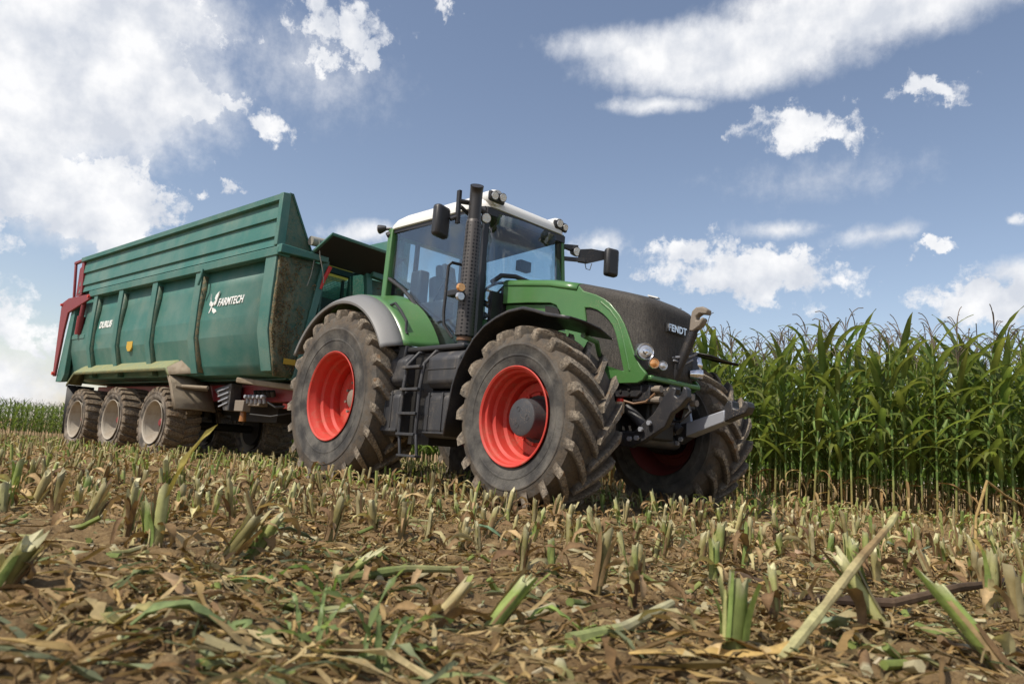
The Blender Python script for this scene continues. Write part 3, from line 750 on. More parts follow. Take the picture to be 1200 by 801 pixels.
MB().box((1.5, -.85, 1.545), (1.3, .8, .06)).build('cab_floor_edge', M_BLACK, TP, bevel=.02)
la = MB()
for x in (1.34, 1.64):
    la.tube([(x + .12, -1.0, 1.53), (x + .06, -1.25, 1.50), (x, -1.345, 1.36), (x - .01, -1.37, 1.10), (x, -1.38, .56)], .022, 8)
    la.tube([(x + .01, -1.38, .60), (x + .06, -1.385, .38)], .018, 8)
for z in (1.32, 1.08, .82, .60): la.box((1.49, -1.37, z), (.32, .10, .03))
la.box((1.56, -1.385, .375), (.33, .09, .025))
la.build('access_steps', M_TANK, TP, bevel=.004)

# cab ------------------------------------------------------------------------
cab = empty('cab', TP)
RP0, RP1 = (-.02, -.84, 1.95), (-.05, -.80, 3.34)
fm = MB()
for s in (1, -1):
    fm.bar((-.02, s * .84, 1.95), (-.05, s * .80, 3.32), .11, .10, (1, 0, 0))
    fm.box((.9, s * .78, 1.60), (1.7, .10, .12))
MB().bar((1.735, .69, 2.35), (1.66, .66, 3.34), .05, .05, (1, 0, 0)).build('cab_pillar', M_GREEN, cab, bevel=.01); fm.box((-.05, 0, 3.26), (.09, 1.6, .10)); fm.box((-.02, 0, 2.1), (.09, 1.6, .14))
fm.build('cab_frame', M_GREEN, cab, bevel=.015)
fm = MB()
for s in (1, -1):
    fm.bar((1.70, s * .70, 1.66), (1.63, s * .655, 3.30), .075, .09, (1, 0, 0))
    fm.bar((-.005, s * .775, 2.0), (-.03, s * .75, 3.3), .05, .07, (1, 0, 0))
    dp = [(.03, 2.62), (.20, 2.53), (.36, 2.44), (.53, 2.32), (.67, 2.19), (.80, 2.05), (.92, 1.90), (1.02, 1.77), (1.10, 1.64)]
    fm.tube([(x, s * .845, z) for x, z in dp], .026, 8)
    fm.tube([(1.10, s * .845, 1.64), (1.68, s * .74, 1.64)], .02, 8)
    fm.bar((-.05, s * .80, 3.29), (1.66, s * .66, 3.29), .06, .07)
fm.bar((1.67, -.68, 3.27), (1.67, .68, 3.27), .07, .09)
for y in (-.40, .40): fm.box((-.035, y, 2.65), (.05, .05, 1.2))
fm.box((-.03, 0, 2.26), (.05, 1.5, .08)); fm.box((1.78, 0, 1.95), (.06, 1.2, .7))
fm.build('cab_seal', M_BLACK, cab)
for s in (1, -1):
    gp = [(.03, 2.62), (.20, 2.53), (.53, 2.32), (.80, 2.05), (.92, 1.90), (1.10, 1.64), (1.69, 1.64), (1.64, 3.28), (.02, 3.28)]
    ys_ = lambda x, z: s * (.835 - .10 * max(0, (x - .6) / 1.1) - .035 * (z - 1.6) / 1.7)
    v0 = [(x, ys_(x, z), z) for x, z in gp]
    MB().add(v0, [tuple(range(len(v0)))]).build('door_glass', M_GLASS, cab, solid=.006, smooth=0)
g = []
for z in (2.0, 2.4, 2.8, 3.27):
    row = []
    for y in np.linspace(-.66, .66, 9): row.append((1.76 + .10 * (1 - (y / .66) ** 2) - .095 * (z - 1.9) / 1.4, y * (1 - .03 * (z - 2)), z))
    g.append(row)
MB().sheet(g).build('windscreen', M_GLASS, cab, solid=.006)
MB().add([(-.05, -.76, 2.30), (-.05, .76, 2.30), (-.06, .74, 3.22), (-.06, -.74, 3.22)], [(0, 1, 2, 3)]).build('rear_window', M_GLASS, cab, solid=.006)
MB().box((.85, 0, 1.60), (1.75, 1.5, .06)).build('cab_floor', M_CHASSIS, cab)
st = MB().box((.42, 0, 2.08), (.52, .52, .16)).box((.18, 0, 2.45), (.15, .50, .66), ry=-.14).box((.10, 0, 2.88), (.10, .28, .2), ry=-.14).box((.42, 0, 1.80), (.4, .4, .4)).box((.45, -.34, 2.30), (.42, .10, .10)).box((.45, .34, 2.30), (.42, .10, .10))
st.build('seat', M_SEAT, cab, bevel=.04)
dsb = MB().box((1.62, 0, 2.12), (.22, .55, .45)).tube([(1.55, 0, 1.7), (1.30, 0, 2.42)], .07, 10).box((1.32, 0, 2.36), (.2, .34, .12), ry=.5).box((.6, -.50, 2.2), (.6, .2, .22)).box((.3, -.55, 2.5), (.22, .16, .5))
dsb.build('dashboard', M_BLACK, cab, bevel=.03)
sw = MB(); t_ = Matrix.Rotation(rad(-32), 4, 'Y')
ring = [t_ @ Vector((.20 * cos(a), .20 * sin(a), 0)) + Vector((1.22, 0, 2.47)) for a in np.linspace(0, 2 * pi, 25)]
sw.tube(ring, .018, 8); sw.tube([ring[0], ring[12]], .014, 6); sw.tube([ring[6], ring[18]], .014, 6); sw.build('steering_wheel', M_BLACK, cab)
tm = MB().box((.95, -.58, 2.62), (.05, .26, .20), rz=.4, ry=-.2).tube([(.7, -.6, 2.3), (.92, -.58, 2.6)], .016, 6).box((1.15, .5, 2.95), (.1, .2, .14)).build('monitor', M_BLACK, cab, bevel=.01)
# roof
def rr_ring(x0, x1, hw, r, z, n=8, sag=0.):
    out = []
    for (cx, cy, a0) in ((x1 - r, hw - r, 0), (x0 + r, hw - r, 90), (x0 + r, -hw + r, 180), (x1 - r, -hw + r, 270)):
        for k in range(n + 1):
            a = rad(a0 + 90 * k / n); x = cx + r * cos(a); y = cy + r * sin(a)
            u = (x - .80) / .95; tp = 1 - .17 * max(0, min(1, (x - .55) / 1.15)) ** 1.3
            out.append((x if x < .8 else .8 + (x - .8) * .93, y * tp, z - sag * u * u * (1.05 if u < 0 else .45) + (.02 if sag else 0)))
    return out
rings = [rr_ring(-.08, 1.72, .80, .16, 3.315, sag=.06), rr_ring(-.13, 1.79, .85, .18, 3.335, sag=.07), rr_ring(-.13, 1.79, .85, .18, 3.40, sag=.085), rr_ring(-.10, 1.77, .83, .20, 3.455, sag=.10), rr_ring(-.02, 1.69, .76, .22, 3.505, sag=.11),
         rr_ring(.14, 1.55, .64, .25, 3.54, sag=.12), rr_ring(.4, 1.25, .42, .25, 3.565, sag=.12)]
n_ = len(rings[0]); rm = MB(); vs = [p for r in rings for p in r]; fs = []
for i in range(len(rings) - 1):
    for k in range(n_): fs.append((i * n_ + k, i * n_ + (k + 1) % n_, (i + 1) * n_ + (k + 1) % n_, (i + 1) * n_ + k))
fs.append(tuple((len(rings) - 1) * n_ + k for k in range(n_))); rm.add(vs, fs)
roof = rm.build('cab_roof', M_WHITE, cab, smooth=50)
MB().prism([(p[0], p[1]) for p in rr_ring(-.05, 1.70, .79, .15, 0, sag=0)], 3.24, 3.33, 'xy').build('headliner', M_LINING, cab)
for s in (-1, 1):   # light pods moulded into the roof corners
    k_ = -.06 if s > 0 else 0
    MB().tube([(1.28 + k_, s * .54, 3.44), (1.50 + k_, s * (.60 + k_ * .7), 3.46), (1.70 + k_, s * (.60 + k_ * .7), 3.44), (1.765 + k_, s * (.60 + k_ * .7), 3.43)], [.05, .085, .10, .09], 16).build('light_pod', M_WHITE, roof)
    MB().box((1.765 + k_, s * (.615 + k_ * .7), 3.425), (.05, .25, .125)).build('lamp_housing', M_BLACK, roof, bevel=.03)
def work_light(p, d, r, parent=cab, mat=M_LENS):
    d = Vector(d).normalized(); p = Vector(p)
    o = MB().tube([p - d * .10, p - d * .03, p + d * .0], [r * .55, r * .95, r * 1.05], 18).build('work_light', M_BLACK, parent)
    MB().tube([p + d * .001, p + d * .012], [r * .92, r * .86], 18).build('lens', mat, o); return o
fwd = (.93, -.12, -.2)
work_light((1.80, -.675, 3.425), fwd, .052); work_light((1.81, -.555, 3.435), fwd, .052)
work_light((1.75, .515, 3.435), fwd, .052); work_light((1.74, .635, 3.42), fwd, .046)
work_light((1.80, -.78, 3.12), (.9, -.25, -.15), .062); work_light((1.80, .82, 3.13), (.9, -.1, -.15), .062)
MB().tube([(1.68, -.70, 3.16), (1.76, -.77, 3.13)], .02, 8).build('light_bracket', M_BLACK, cab); MB().tube([(1.68, .68, 3.18), (1.76, .80, 3.14)], .02, 8).build('light_bracket', M_BLACK, cab)
work_light((-.21, -.93, 3.315), (-.8, -.55, -.2), .06); work_light((-.21, .93, 3.315), (-.8, .55, -.2), .06)
MB().tube([(-.08, -.82, 3.33), (-.15, -.88, 3.325)], .022, 8).build('light_bracket', M_BLACK, cab); MB().tube([(-.06, -.80, 3.27), (-.10, -.86, 3.22)], .05, 10).build('roof_plug', M_BLACK, cab); MB().tube([(-.08, .82, 3.33), (-.15, .88, 3.325)], .022, 8).build('light_bracket', M_BLACK, cab)
# mirrors
mr = MB().box((1.60, -1.27, 2.975), (.11, .225, .37), rz=.25).build('mirror', M_BLACK, cab, bevel=.04)
MB().tube([(1.70, -.72, 3.22), (1.72, -.98, 3.26), (1.70, -1.12, 3.24)], .03, 8).bar((1.70, -1.115, 2.98), (1.69, -1.115, 3.37), .035, .05, (1, 0, 0)).tube([(1.68, -1.115, 3.06), (1.65, -1.18, 3.02)], .025, 8).tube([(1.68, -.74, 3.05), (1.715, -1.1, 3.18)], .022, 8).build('mirror_arm', M_BLACK, mr)
mr = MB().box((2.04, 1.24, 3.05), (.11, .20, .38), rz=-.25).build('mirror', M_BLACK, cab, bevel=.04)
arm = MB().bar((1.66, .68, 3.19), (1.80, .84, 3.19), .04, .06).bar((1.66, .68, 3.03), (1.86, .92, 3.03), .04, .05)
arm.prism([(.0, .0), (.14, .0), (.60, .145), (.60, .20), (.2, .205), (.0, .17)], -.02, .02)
o2 = arm.v[-12:]; arm.v[-12:] = [tuple(Vector((1.80, .86, 3.0)) + Vector((.43, .9, 0)).normalized() * p[0] * .85 + Vector((-.9, .43, 0)).normalized() * p[1] + Vector((0, 0, p[2]))) for p in o2]
arm.tube([(2.00, 1.29, 3.185), (2.05, 1.34, 3.18), (2.06, 1.345, 3.10)], .02, 8)
arm.tube([(1.86, .92, 3.0), (1.87, .94, 2.92), (1.90, .98, 2.91), (1.91, 1.0, 3.0)], .006, 5)
arm.build('mirror_arm', M_BLACK, mr)
# exhaust, grab rail, signal lamp
tip = [(1.79, -.95, 2.95), (1.79, -.95, 3.28), (1.793, -.952, 3.35), (1.806, -.962, 3.40), (1.83, -.98, 3.44)]
ex = MB().tube(tip, [.074, .073, .073, .074, .077], 20, cap=False).tube(tip, [.064, .064, .064, .064, .070], 20)
ex = ex.build('exhaust_pipe', paint('exhaust_black', (.028, .026, .025), .42, dirt=(.16, .10, .06), amt=.3, scale=9), TP)
MB().tube([(1.79, -.95, 1.50), (1.79, -.95, 1.70)], .075, 18).build('exhaust_stub', M_BLACK, ex)
MB().lathe([(.09, 1.70), (.105, 1.715), (.088, 3.0), (.08, 3.04), (.07, 3.05)], 28, (1.79, -.95, 0), 'z').build('heat_guard', M_GUARD, ex)
MB().lathe([(.08, 1.655), (.085, 1.66), (.085, 1.70), (.08, 1.705)], 20, (1.79, -.95, 0), 'z').build('pipe_clamp', paint('rusty_clamp', (.16, .08, .04), .6), ex)
MB().tube([(1.62, -.84, 2.56), (1.55, -1.02, 2.57), (1.50, -1.03, 2.54), (1.50, -1.04, 2.0), (1.51, -1.03, 1.85), (1.62, -.98, 1.70)], .018, 8).build('grab_rail', M_BLACK, TP)
sg = MB().box((1.76, -1.10, 2.17), (.20, .10, .075)).tube([(1.7, -.8, 2.2), (1.72, -1.06, 2.17)], .05, 10).build('signal_lamp', M_BLACK, TP, bevel=.015)
for dz, mt in ((.05, M_AMBER), (-.05, M_LENS)): MB().tube([(1.85, -1.115, 2.17 + dz), (1.885, -1.12, 2.17 + dz)], [.05, .042], 16).build('lens', mt, sg)
MB().tube([(1.72, -.55, 2.42), (1.77, -.45, 2.52), (1.80, -.25, 2.55), (1.82, .05, 2.52)], .03, 8).build('wiper', M_BLACK, cab)
MB().tube([(1.85, .44, 2.47), (1.86, .42, 2.53), (1.84, .38, 2.60)], .007, 5).build('antenna', M_BLACK, cab)

# ------------------------------------------------------------------ the trailer: x forward, y = 0 at its near side, origin under the front of its three axles
trailer = empty('silage_trailer', None, (-6.245, 12.507, 0), rad(-40.2))
tag(trailer, 'long dark green three axle silage trailer with mud caked front hitched behind the tractor', 'trailer')
TT = trailer
WID = 2.5
def both(fn):
    """build a part for the near side and its mirror image for the far side"""
    for far in (False, True): fn((lambda y: WID - y) if far else (lambda y: y))
tsteps = [(.36, -.26), (.35, -.22), (.345, -.10), (.315, -.06), (.31, .0)]
trim = rim_mb(.385, .30, .0, tsteps)
trim.lathe([(.315, -.01), (.28, .01), (.2, .0), (.18, -.03), (.0, -.03)], 36)
for k in range(8):
    a = 2 * pi * k / 8; trim.tube([(.15 * cos(a), -.03, .15 * sin(a)), (.15 * cos(a), -.055, .15 * sin(a))], .015, 6)
thub = MB().lathe([(0, -.17), (.05, -.17), (.075, -.15), (.08, -.03)], 20)
TR_ = pair(trim, 'trailer_rim', M_BEIGE); TH_ = pair(thub, 'trailer_hub', M_DRED)
for i in range(3):
    for side, y in ((-1, .30), (1, WID - .30)):
        build_wheel(TT, (-i * 1.833, y, .575 - .035 * (i == 2)), side, T_T, TR_, TH_)
    MB().tube([(-i * 1.833, .5, .575), (-i * 1.833, WID - .5, .575)], .075, 12).box((-i * 1.833, .75, .78), (.9, .1, .10)).box((-i * 1.833, WID - .75, .78), (.9, .1, .10)).build('axle', M_CHASSIS, TT)
    for y in (.50, WID - .60): MB().lathe([(0, y), (.30, y), (.30, y + .1), (0, y + .1)], 24, (-i * 1.833, 0, .575)).build('dark_drum', M_CHASSIS, TT)  # dark drums added to close off the bright inner rims
# tub: folded sides, floor, rear; outer skin profile (y, z)
skin = [(.10, 3.18), (.095, 2.85), (.05, 2.32), (.065, 2.02), (.19, 1.56), (.25, 1.42), (.62, 1.36)]
tb = MB()
xs_ = [-4.75, -3.5, -2.2, -.65, 1.0, 3.18]
for far in (False, True):
    tb.sheet([[(x, (WID - y) if far else y, z) for y, z in skin] for x in xs_])
tb.build('tub_side', M_TEAL, TT, solid=.02, smooth=7)
MB().box((-.75, WID / 2, 1.38), (8.0, 1.5, .06)).box((-4.78, WID / 2, 2.3), (.06, 2.2, 1.9)).build('tub_floor', M_TEALDIRTY, TT)
po = [(-.035, 3.19), (-.04, 2.6), (-.03, 2.02), (.12, 1.43), (.30, 1.42), (.16, 2.0), (.16, 3.19)]
def posts(Y):
    for x0, x1 in ((-3.62, -3.44), (-2.31, -2.12), (-.77, -.57), (.93, 1.15)):
        MB().prism([(Y(y), z) for y, z in po], x0, x1, 'yz').build('side_post', M_TEALDIRTY if False else M_TEAL, TT, bevel=.008)
    MB().prism([(Y(y), z) for y, z in po], 3.15, 3.44, 'yz').build('corner_post', M_TEAL, TT, bevel=.008)
    # forward faces of the posts: caked mud, their shade put into the dark colour
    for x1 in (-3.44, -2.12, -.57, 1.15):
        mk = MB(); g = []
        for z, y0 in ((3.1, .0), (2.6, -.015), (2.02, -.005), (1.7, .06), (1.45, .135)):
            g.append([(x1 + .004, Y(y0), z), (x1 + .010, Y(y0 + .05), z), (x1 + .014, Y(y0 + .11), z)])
        mk.sheet(g, a=.9 if x1 > 1 else .3).build('mud_and_shade_strip', M_TEALDIRTY, TT, solid=.004)
    MB().prism([(Y(-.055), 3.17), (Y(-.06), 3.30), (Y(.02), 3.33), (Y(.16), 3.33), (Y(.16), 3.17)], -3.9, 3.50, 'yz').build('belt_rail', M_TEAL, TT, bevel=.01)
    prof = [(-.03, 3.33), (-.005, 3.335), (.012, 3.42), (.03, 3.495), (-.012, 3.50), (-.01, 3.53), (.008, 3.64), (.028, 3.785), (-.014, 3.79), (-.012, 3.82), (.006, 3.95), (.028, 4.06), (-.05, 4.065), (-.055, 4.15), (-.03, 4.165), (.06, 4.165), (.07, 3.33)]
    MB().prism([(Y(y), z) for y, z in prof], -4.72, 3.36, 'yz').build('extension_wall', M_TEAL, TT, bevel=0)
    MB().prism([(Y(-.06), 3.33), (Y(-.06), 4.16), (Y(.08), 4.18), (Y(.08), 3.33)], 3.36, 3.46, 'yz').build('extension_post', M_TEAL, TT, bevel=.01)
    gs = MB().prism([(Y(.06), 3.33), (Y(.06), 4.19), (Y(.11), 4.19), (Y(.56), 3.35), (Y(.56), 3.33)], 3.43, 3.45, 'yz', a=.35)
    gs.bar((3.45, Y(.10), 4.18), (3.45, Y(.56), 3.35), .03, .03); gs.build('front_gusset', M_TEALDIRTY, TT)
    MB().prism([(Y(-.05), 3.20), (Y(-.05), 3.335), (Y(.80), 3.335), (Y(.80), 3.25)], 3.44, 3.58, 'yz').build('front_lip', M_TEAL, TT, bevel=.01)
    fw = MB(); g = []
    for i in range(9):
        z = 3.22 - i * (3.22 - 1.36) / 8
        ya = float(np.interp(z, [1.38, 2.0, 3.3], [.14, .0, .0])); yb = float(np.interp(z, [1.32, 3.25], [.50, .82]))
        g.append([(3.455 + .02 * sin(j * 1.9 + i), Y(ya + (yb - ya) * j / 6), z) for j in range(7)])
    fw.sheet(g, a=[max(0, 1.0 - .85 * (k % 7) / 6) for k in range(63)]); fw = fw.build('front_plate', M_TEALDIRTY, TT, solid=.03, smooth=50)
    q_ = random.Random(77); gr = MB()
    for k in range(2600):       # caked grit thrown up by the tractor wheel
        z = q_.uniform(1.42, 3.15); t = q_.random() ** (1.3 + .5 * (z - 1.4)); ya = float(np.interp(z, [1.38, 2.0, 3.3], [.14, .0, .0])); yb = float(np.interp(z, [1.32, 3.25], [.50, .82]))
        sz = q_.uniform(.004, .013); y = ya + .02 + (yb - ya - .04) * t
        if float(vnoise(np.array(y * 9), np.array(z * 5 + 3), 5)) < .25 + .4 * t: continue
        gr.box((3.478 + sz * .2, Y(y), z), (sz, sz * q_.uniform(.8, 1.6), sz * q_.uniform(.8, 1.8)), rz=q_.uniform(-1, 1), rx=q_.uniform(0, 3), col=q_.choice(((.20, .14, .07), (.27, .20, .11), (.14, .095, .05), (.22, .20, .09))))
    tag(gr.build('caked_grit', M_DRY, fw, 0), kind='stuff')
    MB().prism([(Y(.76), 3.30), (Y(.88), 3.30), (Y(.56), 1.34), (Y(.46), 1.34)], 3.40, 3.50, 'yz').build('front_rib', M_TEAL, TT, bevel=.01)
    MB().prism([(3.44, 3.3), (2.95, 3.3), (2.95, 1.4), (3.44, 1.4)], Y(.84), Y(.80)).build('recess_wall', M_TEALDIRTY, TT)
both(posts)
# recessed front wall with a mesh window, a plate in place of the sunlit opening below the headboard flap
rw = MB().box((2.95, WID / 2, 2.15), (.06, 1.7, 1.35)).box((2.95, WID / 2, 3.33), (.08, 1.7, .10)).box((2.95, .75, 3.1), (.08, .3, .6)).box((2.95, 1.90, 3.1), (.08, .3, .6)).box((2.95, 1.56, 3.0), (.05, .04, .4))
rw.build('front_wall', paint('shaded_front_wall', (.006, .035, .027), .7, dirt=(.06, .05, .03), amt=.5), TT)  # shade of the recess is put into this dark paint
ms = MB()
for k in range(34): ms.box((2.93, .85 + k * .028, 3.0), (.008, .010, .44))
for k in range(16): ms.box((2.935, 1.32, 2.80 + k * .028), (.008, .95, .010))
ms.build('mesh_window', paint('green_wire_mesh', (.03, .20, .15), .5, scale=20), TT)
MB().prism([(3.40, 3.27), (4.02, 3.56), (4.03, 3.60), (3.38, 3.31)], .50, 2.02).build('headboard_flap', M_TEAL, TT, bevel=.008)
MB().prism([(3.42, 3.262), (4.0, 3.548), (4.01, 3.556), (3.42, 3.272)], .54, 1.98).build('flap_lining', M_CHASSIS, TT)
MB().box((3.02, 1.62, 3.46), (.05, 1.05, .10)).build('sunlit_crop_strip', M_DUSTY, TT)  # added plate, its crop colour stands in for the sunlit gap
MB().tube([(3.55, .86, 3.2), (3.52, .80, 3.0), (3.5, .76, 2.82)], [.035, .03, .02], 8).build('strap', M_REDPL, TT)
MB().tube([(3.55, .45, 3.52), (3.55, 1.15, 3.58)], .075, 14).build('tarp_roll', M_TARP, TT)
MB().tube([(3.62, .55, 3.55), (3.66, .57, 3.3), (3.62, .68, 3.1), (3.6, .74, 2.9)], .009, 5).tube([(3.56, .55, 3.3), (3.57, .52, 3.0), (3.55, .48, 2.8)], .006, 5).build('rope', M_TARP, TT)
MB().box((3.50, .37, 1.60), (.012, .20, .085)).build('reflector', M_YELLOW, TT)
letters('side_lettering', 'FARMTECH', .185, .006, M_LETTER, TT, (2.08, .055, 2.595), (rad(85), 0, 0), .86, .003, 1.0, .12)
letters('side_lettering', 'DURUS', .20, .006, M_LETTER, TT, (-2.98, .052, 2.52), (rad(85), 0, 0), .95, .006, 1.05)
lg = MB()
def mark(pts): lg.prism([(1.41 + x * .30, 2.44 + z * .33) for x, z in pts], .062, .042)
mark([(0, 1), (.10, .62), (.34, .45), (.55, .62), (.42, .40), (.26, .30), (.12, .38)]); mark([(.95, 1.08), (.86, .80), (.62, .62), (.52, .74), (.60, .90)])
mark([(.62, .60), (.82, .74), (.72, .45), (.58, .36), (.50, .46)]); mark([(.22, .34), (.0, .0), (.10, .0), (.32, .28)]); mark([(.36, .26), (.70, .16), (.86, .02), (.62, -.06), (.40, .06)]); mark([(.05, .6), (.2, .45), (.08, .36), (-.02, .45)])
lg.build('side_emblem', M_LETTER, TT)
MB().prism([(-1.74, 2.10), (-1.48, 2.10), (-1.48, 1.98), (-1.56, 1.91), (-1.66, 1.91), (-1.74, 1.98)], .045, .075).build('side_sticker', M_YELLOW, TT)
MB().tube([(1.22, -.07, 3.20), (1.24, -.09, 3.05), (1.18, -.09, 2.92)], .022, 8).build('tarp_hook', M_TEAL, TT)
# mudguards over the wheels
def guards(Y):
    MB().sheet([[(x, Y(-.04), z), (x, Y(.5), z)] for x, z in ((-4.16, .22), (-4.24, .7), (-4.31, 1.26))]).build('rear_flap', M_CHASSIS, TT, solid=.012)
    top = [(-4.33, 1.27), (-4.0, 1.52), (-2.0, 1.525), (.34, 1.525), (.50, 1.40)]
    g = [[(x, Y(-.05), z - .05), (x, Y(-.055), z), (x, Y(.08), z + .11 * (z > 1.3)), (x, Y(.24), z + .23 * (z > 1.3))] for x, z in top]
    mg = MB().sheet(g).build('mudguard', M_DUSTY, TT, solid=.014, smooth=25)
    ft = [(.49, 1.405), (.62, 1.25), (.76, 1.04), (.92, .82)]
    MB().sheet([[(x - .04, Y(-.055), z - .02), (x, Y(-.04), z), (x + .01, Y(.3), z + .01), (x, Y(.66), z)] for x, z in ft]).build('mud_flap', M_MUDFLAP, mg, solid=.014, smooth=30)
    MB().sheet([[(.345, Y(-.05), 1.52), (.50, Y(-.05), 1.405)], [(.50, Y(.22), 1.74), (.98, Y(.28), 1.46)]]).build('mudguard_gusset', M_MUDFLAP, mg, solid=.012)
    MB().tube([(.66, Y(.02), 1.21), (.70, Y(.25), 1.20), (.74, Y(.55), 1.2)], .03, 8).tube([(.70, Y(.12), 1.22), (1.4, Y(.22), 1.2)], .028, 8).build('flap_rod', M_MUDFLAP, mg)
both(guards)
# tailgate with its red lifting frame
MB().prism([(-4.75, 3.0), (-4.95, 3.0), (-5.22, 1.34), (-4.86, 1.34), (-4.75, 1.5)], .0, .10).prism([(-4.75, 3.0), (-4.95, 3.0), (-5.22, 1.34), (-4.86, 1.34), (-4.75, 1.5)], WID - .10, WID).prism([(-4.72, 4.1), (-4.8, 4.1), (-5.15, 1.36), (-5.02, 1.36)], .08, WID - .08).box((-4.4, .08, 2.33), (.75, .1, .10)).build('tailgate', M_TEAL, TT, bevel=.01)
def gatearm(Y):
    red = MB().prism([(-5.50, 3.16), (-5.10, 3.25), (-3.86, 3.24), (-3.80, 3.20), (-3.82, 3.12), (-5.0, 2.90), (-5.09, 2.5), (-5.16, 1.46), (-5.28, 1.46)], Y(-.06), Y(-.01))
    red.build('gate_arm', M_DRED, TT, bevel=.012)
    MB().tube([(-4.26, Y(-.0), 3.10), (-4.30, Y(.0), 2.75)], .05, 12).tube([(-4.30, Y(.0), 2.78), (-4.36, Y(.02), 2.38)], .075, 12).build('gate_cylinder', M_RED if False else M_DRED, TT)
    MB().bar((-4.70, Y(.02), 4.12), (-4.50, Y(.02), 3.27), .09, .12).bar((-5.26, Y(.02), 4.10), (-5.0, Y(.02), 3.22), .05, .06).bar((-5.30, Y(.02), 4.11), (-4.62, Y(.02), 4.13), .06, .06).prism([(-5.0, 3.95), (-4.72, 4.08), (-4.5, 3.28), (-4.95, 3.3)], Y(.05), Y(.03)).build('gate_upper_frame', M_DRED, TT, bevel=.008)
    MB().tube([(-5.22, Y(-.06), 1.52), (-5.22, Y(-.10), 1.52)], .04, 10).tube([(-5.46, Y(-.06), 3.12), (-5.46, Y(-.09), 3.12)], .03, 10).tube([(-3.86, Y(-.06), 3.18), (-3.86, Y(-.09), 3.18)], .035, 10).build('hinge_pin', M_RED, TT)
both(gatearm)
# chassis, drawbar, valves, step
MB().prism([(-4.6, 1.02), (3.2, 1.02), (3.42, 1.0), (3.42, 1.30), (-4.6, 1.30)], .68, .84).prism([(-4.6, 1.02), (3.2, 1.02), (3.42, 1.0), (3.42, 1.30), (-4.6, 1.30)], WID - .84, WID - .68).build('chassis_beam', M_DRED, TT, bevel=.01)
MB().box((-.7, WID / 2 + .06, 1.2), (7.8, .9, .36)).box((-.9, WID - .5, 1.12), (7.6, .05, .55)).box((1.9, 1.25, .9), (1.2, .7, .4)).build('dark_underframe_fill', M_CHASSIS, TT)  # underframe, with dark panels added to blacken the space below the tub
MB().bar((3.0, .9, 1.05), (4.45, 1.22, .68), .16, .24).bar((3.0, WID - .9, 1.05), (4.45, 1.26, .68), .16, .24).box((4.5, 1.24, .66), (.3, .2, .16)).build('drawbar', M_DRED, TT, bevel=.015)
MB().bar((2.2, .3, 1.33), (3.55, .62, 1.22), .10, .09).build('side_bar', M_MUDFLAP, TT, bevel=.02)
MB().prism([(1.22, 1.20), (1.78, 1.30), (1.80, .84), (1.62, .84), (1.52, 1.0)], .42, .62).build('wheel_chock', M_TANK, TT, bevel=.012)
cr = MB()
for k in range(4): cr.bar((1.40 + .03 * k, .405, 1.16 - .085 * k), (1.76, .405, 1.23 - .085 * k), .02, .022)
cr.build('chock_rib', M_STEEL, TT)
vb = MB().box((2.35, .60, .98), (.38, .16, .09)).box((2.05, .52, .93), (.28, .14, .18)).build('valve_block', M_CASTMUD, TT, bevel=.01)
for k in range(5):
    x = 2.2 + .125 * k
    MB().tube([(x, .52, .98), (x, .50, 1.06)], .026, 10).lathe([(.0, -.045), (.028, -.04), (.04, 0), (.03, .035), (0, .045)], 12, (x, .485, 1.08)).build('valve_knob', M_STEEL, vb)
    MB().tube([(x + .10, .60, 1.10), (x + .13, .56, 1.18)], .04, 10).build('coupling_cap', M_BLACK, vb)
MB().tube([(2.05, .55, .84), (2.05, .55, .68)], [.045, .06], 12).build('filter_bowl', paint('amber_bowl', (.30, .12, .03), .4, amt=.4, scale=12), vb)
MB().tube([(2.75, .55, 1.0), (2.9, .6, .93), (3.3, .8, .98)], .022, 8).tube([(2.35, .5, .8), (2.8, .6, .78), (3.2, .9, .9)], .014, 6).build('hose', M_CHASSIS, TT)
MB().prism([(3.0, 1.0), (3.45, .96), (3.46, .90), (3.0, .92)], .66, .72).build('red_bracket', M_RED, TT)
# the load: a low lumpy heap of chopped maize inside the tub
ld = MB(); gx = np.linspace(-4.6, 2.85, 60); gy = np.linspace(.14, WID - .14, 24)
LZ = lambda x, y: 3.42 + .38 * math.exp(-((x + 1.2) / 2.2) ** 2) * (1 - ((y - 1.25) / 1.4) ** 2) + .10 * float(vnoise(np.array(x * 6 + 50), np.array(y * 6 + 50), 8))
ld.sheet([[(x, y, LZ(x, y)) for y in gy] for x in gx], col=(.23, .24, .08))
ldo = ld.build('chopped_maize', M_DRY, None)
ldo.location = trailer.location; ldo.rotation_euler = trailer.rotation_euler
tag(ldo, 'pale green chopped maize heaped inside the trailer tub', 'silage', kind='stuff')

